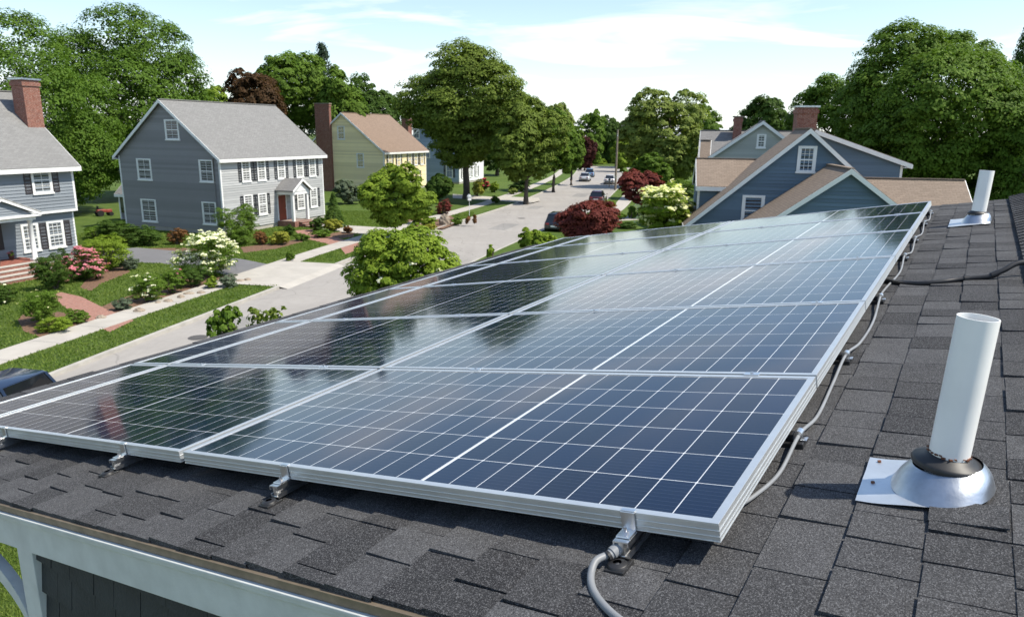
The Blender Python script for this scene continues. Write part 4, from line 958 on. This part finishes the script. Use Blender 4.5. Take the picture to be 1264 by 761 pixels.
# ================================================================== VENT PIPES (stand near world-vertical)
def flat_pt(a, b_): return RPT(a, b_, 0)
def vent(a_, b_, r, hgt, label, plate, rb, rt, hb, near=True, lean=R(2.6)):
    base_ = RPT(a_, b_, 0.0)
    e = empty('vent_pipe', mat=Matrix.Translation(base_), label=label, cat='vent pipe', group='white plastic vent pipes on the roof')
    einv = Matrix.Translation(-base_)
    LM_ = Matrix.Rotation(lean, 4, Vector((0, 1, 0)))
    # pipe
    b = MB(); wall = r*.07
    for prof in ([(r, -.02), (r, hgt*.5), (r, hgt)], [(r, hgt), (r-wall, hgt)], [(r-wall, hgt), (r-wall, hgt*.5), (r-wall, -.02)]): b.lathe(prof, LM_, 48)
    b.build('pipe', M['pvc'], e)
    # cone: bottom ring lies on the roof plane, top ring level under the collar
    n = 40; b = MB(); vs = []
    for j in range(9):
        f = j/8; 
        for i in range(n):
            th = 2*pi*i/n
            bot = RM.to_3x3() @ (L(cos(th)*rb*1.0, sin(th)*rb*1.22, .0155)-L(0, 0, 0))
            top = LM_ @ Vector((0, 0, hb)); topv = top+RM.to_3x3() @ (L(cos(th)*rt, sin(th)*rt, 0))
            g_ = f**.8; bulge = .12*sin(f*pi)
            vs.append(bot.lerp(topv, g_)*1+ (RM.to_3x3() @ L(cos(th), sin(th), 0))*(bulge*(rb-rt)*1.3))
    b.add(vs, [(j*n+i, j*n+(i+1) % n, (j+1)*n+(i+1) % n, (j+1)*n+i) for j in range(8) for i in range(n)], 0, True)
    # rolled seam at its foot
    ring = [vs[i]+Vector((0, 0, .0)) for i in range(n)]+[vs[0]]
    bo = b.build('boot', M['galv'], e)
    b = MB(); b.lathe([(rt*1.03, -.004), (rt*1.06, .006), (rt*1.0, .015), (r*1.20, .021), (r*1.10, .029), (r*1.005, .030)], LM_ @ Matrix.Translation((0, 0, hb-.004)), 40); b.build('collar', M['black_rubber'], e)
    b = MB()
    if near:
        rr = random.Random(5)
        for i in range(30):
            th = 2*pi*i/30+rr.uniform(-.1, .1); s_ = rr.uniform(.0015, .0045); p_ = LM_ @ Vector(((r+.001)*cos(th), (r+.001)*sin(th), hb+.029+rr.uniform(0, .006)))
            b.box(p_.x-s_, p_.x+s_, p_.y-s_, p_.y+s_, p_.z-s_*.5, p_.z+s_*.5)
        b.build('dirt_ring', M['rust'], e)
    # flashing plate, slightly wavy sheet on the shingles
    b = MB(); a0, a1, b0, b1 = plate; nx, ny = 14, 12; vs = []
    for j in range(ny+1):
        for i in range(nx+1):
            aa = a0+(a1-a0)*i/nx; bb = b0+(b1-b0)*j/ny; zz = .0158+.0010*sin(aa*40+bb*21)+.0008*sin(bb*55)
            vs.append(einv @ RPT(aa, bb+.006*sin(aa*17), zz))
    b.add(vs, [((j*(nx+1)+i), (j*(nx+1)+i+1), ((j+1)*(nx+1)+i+1), ((j+1)*(nx+1)+i))[::(-1 if FLIP else 1)] for j in range(ny) for i in range(nx)], 0, True)
    b.build('flashing', M['galv_flat'], e)
    if near:
        for aa, bb in ((a1-.03, b1-.035), (a1-.03, b0+.12), (a1-.045+.025-.16, b0+.03)):
            b = MB(); c_ = einv @ RPT(aa, bb, .0165); b.cyl(c_, c_+Nw*.004, .0055, n=12); b.build('screw', M['rust'], e)
    return e
M['galv_flat'] = plain('flashing_sheet', (.62, .65, .67), .42, .75, var=.12, scale=6, bump=.08)
vent(.145, 2.20, .0505, .50, 'near white vent pipe in a metal boot with black rubber collar', (.065, .345, 2.045, 2.355), .128, .086, .080)
vent(.135, 8.27, .062, .50, 'far white vent pipe standing near the far end of the ridge', (.02, .36, 8.02, 8.62), .125, .085, .09, near=False)
# a shingle course laps over the uphill half of the near flashing
b = MB()
b.slab([L(.165, 1.98, .0085), L(.165, 2.085, .0165), L(-.01, 2.085, .0165), L(-.01, 1.98, .0085)], (0, 0, .0045)); b.build('shingle_patch', M['shingle'], own)


# ================================================================== TREES
tree('maple_tree', 'dark green tree rising behind the blue-grey house chimney', 40, 68, 50, 108, 'maple', 300, 34000, 1, 16)
tree('maple_tree', 'very tall dense tree behind the grey gable house', 148, 86, 22, 104, 'maple', 260, 38000, 2, 17)
tree('beech_tree', 'dark red-brown tree behind the grey roof', 318, 96, 78, 43, 'bronze', 200, 15000, 3, 10)
tree('maple_tree', 'bright green tree between the red-brown tree and the spruce', 362, 108, 54, 50, 'mid', 190, 18000, 4, 11)
tree('spruce_tree', 'dark pointed spruce showing above the bright trees', 400, 122, 64, 36, 'spruce', 200, 5500, 5, shape='cone', leafpx=2.4)
tree('maple_tree', 'medium green tree above the yellow house chimney', 412, 104, 88, 36, 'mid', 215, 14000, 6, 9)
tree('oak_tree', 'dark tree behind the yellow house ridge', 462, 138, 90, 44, 'dark', 215, 15000, 7, 11)
tree('maple_tree', 'pale small tree far behind, left of the red-brown tree', 262, 140, 112, 30, 'light', 200, 7000, 8, 8)
tree('oak_tree', 'huge spreading oak beside the street, tallest on the left side', 572, 90, 46, 92, 'olive', 212, 40000, 9, 24, taper=.42, ratio_y=.9, trunk_r=.48, limbs=9, fill=.12, clump=.12, lobe_r=.36)
tree('street_tree', 'dense street tree with thin trunk right of the oak', 646, 85, 112, 46, 'olive', 236, 20000, 10, 12, group='trees on the street verge')
tree('street_tree', 'brighter street tree, middle one of the verge row', 680, 103, 134, 29, 'mid', 222, 13000, 11, 10, group='trees on the street verge')
tree('street_tree', 'small street tree farthest along the verge', 702, 117, 142, 19, 'mid', 218, 8000, 12, 8, group='trees on the street verge')
far = [('pale rounded tree on the far skyline above the street trees', 690, 230, 118, 24, 'pale', 'maple_tree'), ('round green tree at the far end of the street, left', 722, 190, 126, 28, 'mid', 'maple_tree'), ('darker tree on the skyline left of the pale tree', 655, 210, 122, 34, 'dark', 'maple_tree'),
 ('copper-red tree at the far end of the street', 718, 165, 156, 14, 'burgundy', 'beech_tree'), ('dark green tree closing the view at the street end', 748, 205, 132, 24, 'dark', 'maple_tree'),
 ('light green bush-like tree behind the utility pole', 764, 160, 164, 20, 'light', 'maple_tree'), ('green tree over the street end, right of the pole', 782, 180, 132, 26, 'mid', 'maple_tree'),
 ('low pale tree in front of the street end', 735, 200, 192, 11, 'light', 'maple_tree'), ('dark tree deep behind the oak', 540, 150, 92, 50, 'dark', 'oak_tree'), ('dark tree behind the street trees', 610, 140, 110, 46, 'dark', 'oak_tree'),
 ('mid green tree on the skyline beside the willow', 860, 150, 120, 26, 'mid', 'maple_tree')]
for k, (lb, px, D, top, hw, kd, nm) in enumerate(far): tree(nm, lb, px, D, top, hw, kd, 212, 9000, 20+k, 9, leafpx=2.4)
tree('willow_tree', 'large feathery yellow-green tree right of the utility pole', 822, 112, 100, 56, 'pale', 235, 26000, 41, 15, clump=.10, fill=.2)
tree('maple_tree', 'small dense tree at the foot of the feathery tree', 800, 92, 186, 30, 'mid', 232, 9000, 42, 8)
tree('maple_tree', 'round dark tree behind the sage-grey house', 928, 96, 106, 46, 'dark', 220, 16000, 43, 11)
tree('maple_tree', 'rounded tree right of the wide brick chimney', 1018, 72, 66, 62, 'maple', 230, 22000, 44, 12)
tree('maple_tree', 'biggest maple towering over the right side', 1150, 56, 2, 126, 'mid', 262, 66000, 45, 22, leafpx=3.6, clump=.105, fill=.1)
tree('maple_tree', 'dark tree top at the upper right corner', 1275, 74, -12, 62, 'dark', 260, 24000, 46, 12)
tree('maple_tree', 'tree at the far right behind the ridge', 1262, 50, 90, 60, 'maple', 300, 24000, 47, 12)
tree('maple_tree', 'shaded tree just behind the tan garage roof', 1085, 66, 120, 60, 'dark', 260, 22000, 48, 11)
# front gardens
tree('garden_tree', 'young bright green tree on the lawn before the yellow house', 482, 55.5, 198, 49, 'light', 292, 15000, 50, 11, leafpx=3.4, group=None, ratio_y=.95, lobe_r=.4)
tree('garden_tree', 'small green tree at the corner of the yellow house', 425, 82, 222, 19, 'greygreen', 262, 5000, 51, 7)
tree('conifer', 'dark rounded conifer in front of the pale blue house', 538, 84, 211, 19, 'dark', 254, 7000, 52, 6, lobe_r=.3)
tree('garden_tree', 'green tree with white blossom rising above the front of the array', 491, 21, 286, 68, 'light', 400, 16000, 53, 12, leafpx=4.6, clump=.15, flowers=(FL['white'], 22, .16), lobe_r=.44)
tree('garden_tree', 'leafy bush top poking above the panels near the red maple', 657, 27, 276, 25, 'light', 330, 5000, 54, 7, leafpx=4)
tree('red_maple_tree', 'burgundy japanese maple beside the parked cars', 723, 36, 236, 46, 'redmaple', 314, 13000, 55, 22, leafpx=2.8, lobe_r=.27, clump=.15, fill=.08)
tree('red_maple_tree', 'second burgundy tree, behind the white dogwood', 786, 72, 206, 30, 'redmaple', 258, 9000, 56, 9)
tree('dogwood_tree', 'cream-flowered dogwood beside the blue house', 822, 45, 219, 42, 'light', 292, 11000, 57, 11, flowers=(FL['cream'], 420, .34), leafpx=3)
tree('garden_tree', 'thin sprig top just above the panel edge', 602, 20, 298, 7, 'light', 345, 300, 58, 4, leafpx=5)
tree('garden_tree', 'twiggy bronze-green shrub top above the left panel edge', 254, 13, 384, 24, 'mid', 470, 800, 59, 10, leafpx=3.2, lobe_r=.5, fill=.3)
tree('garden_tree', 'twiggy shrub top right of the other twiggy one', 314, 13.5, 386, 28, 'olive', 470, 800, 60, 10, leafpx=3.2, lobe_r=.5, fill=.3)
# shrubs: pixel where each meets the ground, width and height in pixels
SH = [
 ('shrub', 'clipped dark green shrub at the porch steps', 69, 370, 48, 50, 'dark', 4500, None),
 ('rhododendron', 'pink flowering rhododendron under the window', 99, 358, 60, 44, 'dark', 4500, ('pink', 300, 4.2)),
 ('shrub', 'broad light green shrub at the corner of the blue-grey house', 134, 345, 68, 48, 'light', 5500, None),
 ('shrub', 'low grey-green mound before the light green shrub', 158, 343, 26, 16, 'greygreen', 1400, None),
 ('shrub', 'budded green shrub in the round mulch bed', 52, 412, 54, 38, 'mid', 4500, ('cream', 24, 2)),
 ('shrub', 'low bright cushion in front of the round bed', 66, 423, 46, 20, 'light', 2600, None),
 ('shrub', 'low green cushion at the right of the round bed', 94, 411, 34, 18, 'mid', 2000, None),
 ('shrub', 'green shrub left of the porch steps', 6, 388, 34, 26, 'dark', 2400, ('white', 14, 3)),
 ('peony', 'white peonies in the pavement bed, left clump', 184, 383, 44, 34, 'mid', 3000, ('white', 34, 4)),
 ('peony', 'taller green peony clump beside the white viburnum', 212, 372, 42, 28, 'mid', 2600, ('pink', 8, 3.5)),
 ('lavender', 'grey-green lavender mound at the brick path', 153, 393, 26, 18, 'greygreen', 1800, None),
 ('viburnum', 'large white-flowered viburnum by the driveway', 257, 350, 78, 66, 'mid', 6500, ('white', 420, 4.6)),
 ('shrub', 'dark green skirt shrub under the viburnum', 238, 362, 46, 28, 'dark', 2600, None),
 ('shrub', 'bright green tuft in the bed under the viburnum', 262, 364, 22, 16, 'light', 1200, None),
 ('shrub', 'grey-green mound at the driveway end of the bed', 284, 362, 28, 20, 'greygreen', 1600, None),
 ('hedge_shrub', 'dark green shrub at the left of the grey gable wall', 145, 312, 50, 36, 'dark', 3600, None),
 ('hedge_shrub', 'dark shrub against the middle of the gable wall', 180, 313, 48, 26, 'dark', 3000, None),
 ('shrub', 'russet shrub against the gable wall', 217, 311, 26, 25, 'russet', 1500, None),
 ('shrub', 'tall green shrub at the corner of the pale grey front', 294, 310, 58, 52, 'mid', 5500, None),
 ('shrub', 'small russet bush under the front windows', 322, 309, 22, 18, 'russet', 1200, None),
 ('shrub', 'yellow-green bush left of the red door', 346, 308, 30, 22, 'yellow', 1800, None),
 ('shrub', 'low dark hedge at the left side of the portico', 352, 297, 22, 14, 'dark', 1200, None),
 ('shrub', 'small green ball near the brick steps', 372, 303, 20, 11, 'mid', 1000, None),
 ('shrub', 'dark green bush right of the portico', 389, 291, 26, 19, 'dark', 1600, None),
 ('shrub', 'golden bush beside the conical evergreen', 410, 290, 26, 18, 'yellow', 1600, None),
 ('shrub', 'low green edging bush by the brick path', 398, 298, 30, 11, 'mid', 1300, None),
 ('shrub', 'orange-brown tuft at the end of the bed', 427, 292, 14, 10, 'russet', 700, None),
 ('shrub', 'small lone bush on the lawn', 357, 328, 12, 14, 'mid', 700, None),
 ('azalea', 'pale yellow azalea beside the bright young tree', 510, 279, 28, 20, 'mid', 1800, ('yellow', 70, 3.4)),
 ('shrub', 'light green mound before the azalea', 528, 283, 22, 14, 'light', 1300, None),
 ('shrub', 'yellowish low mound next to the boulder', 530, 286, 20, 9, 'yellow', 900, None),
 ('barberry', 'round plum-red barberry above the boulder', 546, 267, 22, 18, 'redmaple', 1400, None),
 ('shrub', 'dark green bush right of the boulder', 561, 279, 14, 10, 'mid', 800, None),
 ('shrub', 'yellow-green bush right of the oak trunk', 586, 243, 20, 22, 'yellow', 1300, None),
 ('rhododendron', 'deep red rhododendron near the white front', 595, 236, 13, 14, 'dark', 700, ('red', 60, 3)),
 ('shrub', 'light bush beside the red rhododendron', 607, 238, 14, 14, 'light', 700, None),
 ('shrub', 'dark clipped ball on the oak lawn', 609, 251, 11, 9, 'dark', 800, None),
 ('shrub', 'pale shrub under the street trees', 630, 240, 16, 8, 'pale', 600, None),
 ('shrub', 'dark shrub mass behind the street verge', 640, 237, 34, 16, 'dark', 1500, None),
 ('shrub', 'low green bush on the right pavement edge', 762, 268, 20, 9, 'mid', 900, None),
 ('shrub', 'clipped green ball left of the dogwood', 778, 267, 13, 16, 'mid', 900, None),
 ('hedge_shrub', 'dark low hedge before the dogwood', 772, 279, 30, 9, 'dark', 1200, None),
 ('hedge_shrub', 'long green hedge left of the blue house', 838, 233, 62, 16, 'mid', 2200, None),
 ('shrub', 'light green verge planting by the right kerb', 752, 256, 12, 12, 'light', 700, None),
 ('shrub', 'bushy evergreen behind the driveway of the grey house', 118, 306, 34, 18, 'mid', 1500, None),
]
for k, (nm, lb, u, vb, w_, h_, kd, n_, fl) in enumerate(SH): shrub(nm, lb, u, vb, w_, h_, kd, n_, 70+k, None, fl)
p = G(411, 285); e = empty('conical_evergreen', p, 0, 'clipped cone-shaped evergreen at the corner of the pale grey front', 'shrub')
leaves('foliage', LM['dark'], .95, .95, 1.45, 3200, .12, 5, parent=e, loc=(0, 0, 1.45), shape='cone'); b = MB(); b.cyl((0, 0, -.1), (0, 0, 1.2), .06, n=8); b.build('stem', M['bark'], e)
# boulder, bed stones
def stone(u, vb, w, h, lb, seed, z=.1):
    p = G(u, vb, z); k = p.y/FPX; r_ = np.random.default_rng(seed); n, m = 14, 8; b = MB(); vs = []
    for j in range(m+1):
        for i in range(n):
            th, ph = 2*pi*i/n, pi*(j/m)*.62; q = 1+r_.uniform(-.10, .10)
            vs.append((sin(ph)*cos(th)*w*k/2*q, sin(ph)*sin(th)*w*k/2.4*q, h*k*(cos(ph)*q if ph < 1.5 else cos(ph))))
    b.add(vs, [(j*n+i, (j+1)*n+i, (j+1)*n+(i+1) % n, j*n+(i+1) % n) for j in range(m) for i in range(n)])
    o = b.build('stone', M['stone'], loc=p); tag(o, lb, 'stone'); return o
stone(547, 279, 15, 13, 'tan boulder beside the pavement bed', 1)
stone(172, 394, 15, 5, 'flat pale stone at the corner of the brick path', 2); stone(125, 403, 13, 4, 'flat edging stone on the left side of the brick path', 3)
for k, (u, v_) in enumerate([(197, 384), (208, 380), (221, 376), (234, 372), (247, 369), (288, 358), (296, 355), (303, 352)]):
    o = stone(u+(k*7 % 5)-2, v_+(k*5 % 3)-1, 8+(k*3 % 5)*1.6, 2.6+(k % 3)*.8, 'tan edging stone along the pavement side of the bed', 10+k); o['group'] = 'edging stones of the pavement bed'

# ================================================================== STREET THINGS
# utility pole
pp = at_y(757, 108); e = empty('utility_pole', (pp.x, pp.y, .1), 0, 'grey wooden utility pole standing beside the street', 'utility pole')
b = MB(); hp = zat(757, 158, pp); b.cyl((0, 0, -.3), (0, 0, hp), .17, .12, 14); b.build('pole', M['pole'], e)
b = MB(); b.box(-.09, .09, -.26, -.14, 1.6, 2.0); b.box(-.05, .05, -.22, -.12, hp-1.0, hp-.6); b.build('sign_plate', M['alum'], e)
def loft(b, secs, mi=0):
    n = len(secs[0]); vs = [p for s in secs for p in s]
    b.add(vs, [(j*n+i, j*n+(i+1) % n, (j+1)*n+(i+1) % n, (j+1)*n+i) for j in range(len(secs)-1) for i in range(n)], mi, True)
    b.add(vs, [tuple(range(n-1, -1, -1)), tuple(range((len(secs)-1)*n, len(secs)*n))], mi)
def car(pos, rz, paint, label, Lc=4.6, Wc=1.84, H=1.5, suv=False, name='parked_car'):
    e = empty(name, pos, rz, label, 'car', 'cars parked along the street'); w = Wc/2; b = MB()
    secs = []                     # local x forward: lower body as cross sections
    prof = [(-Lc/2, .42, .68, .80), (-Lc/2+.12, .26, .92, .92), (-Lc/2+.6, .22, 1.00 if suv else .96, .98), (-.9, .22, .98, 1.0), (.6, .22, .94, 1.0), (1.25, .22, .90, .99), (Lc/2-.45, .24, .80, .95), (Lc/2-.10, .30, .68, .86), (Lc/2, .42, .58, .72)]
    for x, z0, z1, k in prof:
        ww = w*k; secs.append([(x, -ww*.92, z0), (x, -ww, z0+.12), (x, -ww*.995, (z0+z1)/2+.06), (x, -ww*.93, z1-.05), (x, -ww*.80, z1), (x, ww*.80, z1), (x, ww*.93, z1-.05), (x, ww*.995, (z0+z1)/2+.06), (x, ww, z0+.12), (x, ww*.92, z0)])
    loft(b, secs); b.build('body', paint, e)
    xb, xt0, xt1, xf = (-Lc/2+.12, -Lc/2+.42, .25, 1.05) if suv else (-Lc/2+.35, -Lc/2+1.0, .15, 1.1)
    g = MB(); zb = .92; zt = H-.05
    def ring(x, z, k): return [(x, -w*k, z), (x, w*k, z)]
    lower = [(xb, -w*.80, zb), (xb, w*.80, zb), (xf, w*.80, zb-.03), (xf, -w*.80, zb-.03), (-.4, -w*.86, zb), (-.4, w*.86, zb)]
    vs = [(xb, -w*.80, zb), (-.5, -w*.86, zb), (xf, -w*.78, zb-.04), (xf, w*.78, zb-.04), (-.5, w*.86, zb), (xb, w*.80, zb), (xt0, -w*.62, zt), (-.4, -w*.66, zt+.02), (xt1, -w*.62, zt), (xt1, w*.62, zt), (-.4, w*.66, zt+.02), (xt0, w*.62, zt)]
    g.add(vs, [(0, 1, 7, 6), (1, 2, 8, 7), (2, 3, 9, 8), (3, 4, 10, 9), (4, 5, 11, 10), (5, 0, 6, 11), (6, 7, 10, 11), (7, 8, 9, 10)]); g.build('windows', M['car_glass'], e)
    r = MB(); top = [(xt0-.06, -w*.63, zt-.02), (-.4, -w*.68, zt+.0), (xt1+.05, -w*.63, zt-.02), (xt1+.05, w*.63, zt-.02), (-.4, w*.68, zt+.0), (xt0-.06, w*.63, zt-.02)]
    t2 = [(x*.97, y*.9, z+.055) for x, y, z in top]; r.add(top+t2, [(0, 1, 7, 6), (1, 2, 8, 7), (2, 3, 9, 8), (3, 4, 10, 9), (4, 5, 11, 10), (5, 0, 6, 11), (6, 7, 10, 11), (7, 8, 9, 10)], 0, True)
    for s in (-1, 1):
        for (x0, z0_, x1, z1_, y0, y1) in ((xb, zb-.02, xt0, zt, .81, .63), (xf, zb-.06, xt1, zt, .79, .63), (-.5, zb, -.4, zt, .875, .675)):
            d = .05; r.add([(x0-d, s*w*y0, z0_), (x0+d, s*w*(y0+.01), z0_), (x1+d, s*w*(y1+.015), z1_), (x1-d, s*w*(y1+.01), z1_)], [(0, 1, 2, 3)[::s], ])
    r.build('car_roof', paint, e)
    for x in (-Lc*.30, Lc*.30):
        for s in (-1, 1):
            t_ = MB(); t_.lathe([(.20, -.10), (.32, -.11), (.34, -.06), (.34, .06), (.32, .11), (.20, .10)], Matrix.Translation((x, s*(w-.10), .33)) @ Matrix.Rotation(pi/2, 4, 'X'), 22); wh = t_.build('wheel', M['black_rubber'], e)
            t_ = MB(); t_.lathe([(.0, -.085), (.06, -.095), (.20, -.08), (.21, .0), (.20, .08), (.06, .095), (.0, .085)], Matrix.Translation((x, s*(w-.10), .33)) @ Matrix.Rotation(pi/2, 4, 'X'), 18); t_.build('rim', M['alum'], wh)
    for s in (-1, 1):
        t_ = MB(); t_.box(-Lc/2-.02, -Lc/2+.16, s*w*.62-.15, s*w*.62+.15, .68, .82); t_.build('tail_light', M['tail'], e, bevel=.02)
        t_ = MB(); t_.box(Lc/2-.24, Lc/2-.03, s*w*.60-.17, s*w*.60+.17, .56, .68); t_.build('headlight', M['lens'], e, bevel=.03)
        t_ = MB(); t_.box(.72, .90, s*(w+.0)-.05+s*.07, s*(w)+.05+s*.07, .95, 1.07); t_.build('mirror', paint, e, bevel=.02)
    t_ = MB(); t_.box(-Lc/2-.03, -Lc/2+.05, -.26, .26, .50, .64); t_.build('licence_plate', M['white'], e)
    t_ = MB(); t_.box(-Lc/2-.04, -Lc/2+.15, -w*.8, w*.8, .34, .48); t_.box(Lc/2-.15, Lc/2+.03, -w*.72, w*.72, .32, .46); t_.build('bumper', M['black_rubber'], e, bevel=.03)
    return e
M['tail'] = plain('tail_lens', (.30, .012, .012), .15, var=.05, coat=.5); M['lens'] = plain('head_lens', (.6, .6, .6), .1, .3)
def paintm(n, c): return plain(n, c, .32, .25, var=.02, coat=1.0)
P_blk = paintm('black_paint', (.012, .013, .018)); P_red = paintm('dark_red_paint', (.05, .012, .014)); P_sil = paintm('silver_paint', (.5, .52, .54)); P_blu = paintm('blue_paint', (.12, .22, .36)); P_wht = paintm('white_car_paint', (.7, .7, .7))
def street_rz(y): i = idx_at(y); d = (line[i+1]-line[i]); return math.atan2(d.y, d.x)
def on_street(u, y):
    q = at_y(u, y); return Vector((q.x, q.y, .006))
car(on_street(689, 62.5), street_rz(62), P_blk, 'black car half hidden behind the burgundy maple', suv=True, H=1.6)
car(on_street(736, 88), street_rz(88), P_red, 'dark red car parked at the right kerb before the pole', H=1.5, suv=True)
car(on_street(719, 128), street_rz(128), P_sil, 'silver car at the left kerb far down the street')
car(on_street(724.5, 141), street_rz(141), P_blu, 'light blue car parked just beyond the silver one', suv=True, H=1.6)
car(on_street(750, 122), street_rz(122), P_wht, 'white car peeking out left of the utility pole')
cc = G(18, 487, 1.38); car(Vector((cc.x-.5, cc.y-1.0, .006)), street_rz(19)+pi, paintm('navy_paint', (.018, .035, .075)), 'dark blue car at the lower left, partly hidden by the panels', suv=True, H=1.55)
# white birdhouse on a stalk with two clipped stubs
p = G(577, 268); e = empty('birdhouse', p, .4, 'small white birdhouse on a thin post by the pavement', 'birdhouse')
b = MB(); b.cyl((0, 0, -.1), (0, 0, 1.55), .03, n=8); b.build('post', M['white'], e)
b = MB(); b.box(-.16, .16, -.14, .14, 1.55, 1.92); b.slab([(-.2, -.2, 1.92), (.2, -.2, 1.92), (0, -.2, 2.15)], (0, .4, 0)); b.build('box', M['white'], e)
for u, lb in ((575, 'left brown clipped shrub stub at the kerb'), (583.5, 'right brown clipped shrub stub at the kerb')):
    p = G(u, 279); e = empty('ornamental_grass', p, 0, lb, 'plant', 'brown tufts at the driveway corner')
    leaves('foliage', LM['russet'], .24, .24, .5, 500, .12, int(u), parent=e, loc=(0, 0, .5), lobes=4, clump=.2)
# mailbox by the right kerb near the pole
p = at_y(751, 112); e = empty('mailbox', (p.x-.2, p.y, .1), 1.2, 'dark mailbox on a post left of the utility pole', 'mailbox')
b = MB(); b.box(-.05, .05, -.05, .05, 0, 1.05); b.build('post', M['pole'], e)
b = MB(); b.box(-.26, .26, -.12, .12, 1.05, 1.22); b.cyl((-.26, 0, 1.22), (.26, 0, 1.22), .12, n=16); b.build('box', M['shutter'], e)
# flower pots on the porch of the blue-grey house
def pot(lx, ly, lz, lb, fl, rr=.2):
    Mx = h1.matrix_basis.copy() if False else Matrix.Translation(h1.location) @ Matrix.Rotation(-YAW, 4, 'Z'); q = Mx @ Vector((lx, ly, lz)); e = empty('flower_pot', q, 0, lb, 'flower pot')
    b = MB(); b.lathe([(0, 0), (rr*.7, 0), (rr, rr*1.5), (rr*1.05, rr*1.6), (rr*.9, rr*1.6), (rr*.85, rr*1.4), (0, rr*1.4)], None, 18); b.build('pot', M['shutter_brown'], e)
    leaves('plant', LM['mid'], rr*1.3, rr*1.3, rr, 300, .07, 3, parent=e, loc=(0, 0, rr*2.1), lobes=4, flowers=(FL[fl], 14, .13))
pot(1.9, py0+1.0, pz, 'dark pot of cream flowers on the porch edge', 'cream', .22); pot(.35, py1-.7, pz, 'small pot of pink flowers beside the porch door', 'pink', .16)
# red garden machine beside the sun porch
q = G(126, 277); e = empty('garden_tractor', q, .9, 'red garden tractor between the two left houses', 'garden tractor')
b = MB(); b.box(-.8, .3, -.3, .3, .45, .85); b.box(.3, 1.0, -.25, .25, .4, .8); b.build('body', plain('red_paint', (.26, .05, .035), .5), e, bevel=.08)
b = MB(); b.box(-.6, -.15, -.25, .25, .85, .95); b.box(-.68, -.58, -.25, .25, .9, 1.3); b.build('seat', M['black_rubber'], e, bevel=.04)
for x, r_ in ((-.5, .38), (.75, .25)):
    for s in (-1, 1): b = MB(); b.cyl((x, s*.32, r_), (x, s*.52, r_), r_, n=18); b.build('wheel', M['black_rubber'], e)
e.scale = (.75, .75, .75)
# ================================================================== GRASS BLADES on the lawns one can see into
ex = []
for o in COL.objects:
    if o.type == 'MESH' and o.name.split('.')[0] in ('driveway', 'path', 'mulch_bed') and len(o.data.polygons) == 1:
        ex.append([(v_.co.x, v_.co.y) for v_ in o.data.vertices])
def inside(px_, py_, poly):
    r_ = np.zeros(len(px_), bool); n = len(poly)
    for i in range(n):
        (xa, ya), (xb, yb) = poly[i], poly[(i+1) % n]
        if ya == yb: continue
        c_ = ((ya > py_) != (yb > py_)) & (px_ < (xb-xa)*(py_-ya)/(yb-ya)+xa); r_ ^= c_
    return r_
def blades(name, x0, x1, y0, y1, n, h, w, seed, mat, keep=None):
    r_ = np.random.default_rng(seed); x = r_.uniform(x0, x1, n); y = r_.uniform(y0, y1, n)
    ok = np.ones(n, bool)
    for poly in ex: ok &= ~inside(x, y, poly)
    lx = np.interp(y, [p.y for p in line], [p.x for p in line]); dl = (lx-x)*.972   # distance left of the kerb
    dr = x-lx
    sel = ((dl > .24) & (dl < 2.55)) | ((dl > 4.12)); 
    if keep is not None: sel = keep(x, y, dl, dr)
    for ya, yb in ((37.9, 45.2), (57.0, 63.0), (87, 93.5)): ok &= ~((y > ya) & (y < yb) & (dl > -.5) & (dl < 2.7))
    ok &= sel; x, y = x[ok], y[ok]; n = len(x)
    a = r_.uniform(0, 2*pi, n); hh = h*r_.uniform(.5, 1.3, n); ww = w*r_.uniform(.6, 1.3, n); l1, l2 = r_.normal(size=(2, n))*hh*.4
    z = np.full(n, .098)
    V = np.stack([np.stack([x-ww*np.cos(a), y-ww*np.sin(a), z], 1), np.stack([x+ww*np.cos(a), y+ww*np.sin(a), z], 1), np.stack([x+l1, y+l2, z+hh], 1)], 1).reshape(-1, 3)
    me = bpy.data.meshes.new(name); me.vertices.add(3*n); me.vertices.foreach_set('co', V.ravel().astype(np.float32))
    me.loops.add(3*n); me.loops.foreach_set('vertex_index', np.arange(3*n, dtype=np.int32)); me.polygons.add(n); me.polygons.foreach_set('loop_start', np.arange(0, 3*n, 3, dtype=np.int32)); me.update(calc_edges=True)
    me.materials.append(mat); o = bpy.data.objects.new(name, me); COL.objects.link(o); return o
GM = mat_leaf('grass_blades', (.10, .16, .026), (.20, .25, .06), .25)
o = blades('grass', -34, -4, 17, 75, 230000, .085, .035, 5, GM); tag(o, 'short mown grass of the front lawns and verges', 'grass', kind='stuff')
o = blades('grass', -13, -5.5, 8.5, 17, 70000, .07, .012, 6, GM, keep=lambda x, y, dl, dr: dr > 7.2-0); tag(o, 'lawn grass below the gutter at the lower left corner', 'grass', kind='stuff')
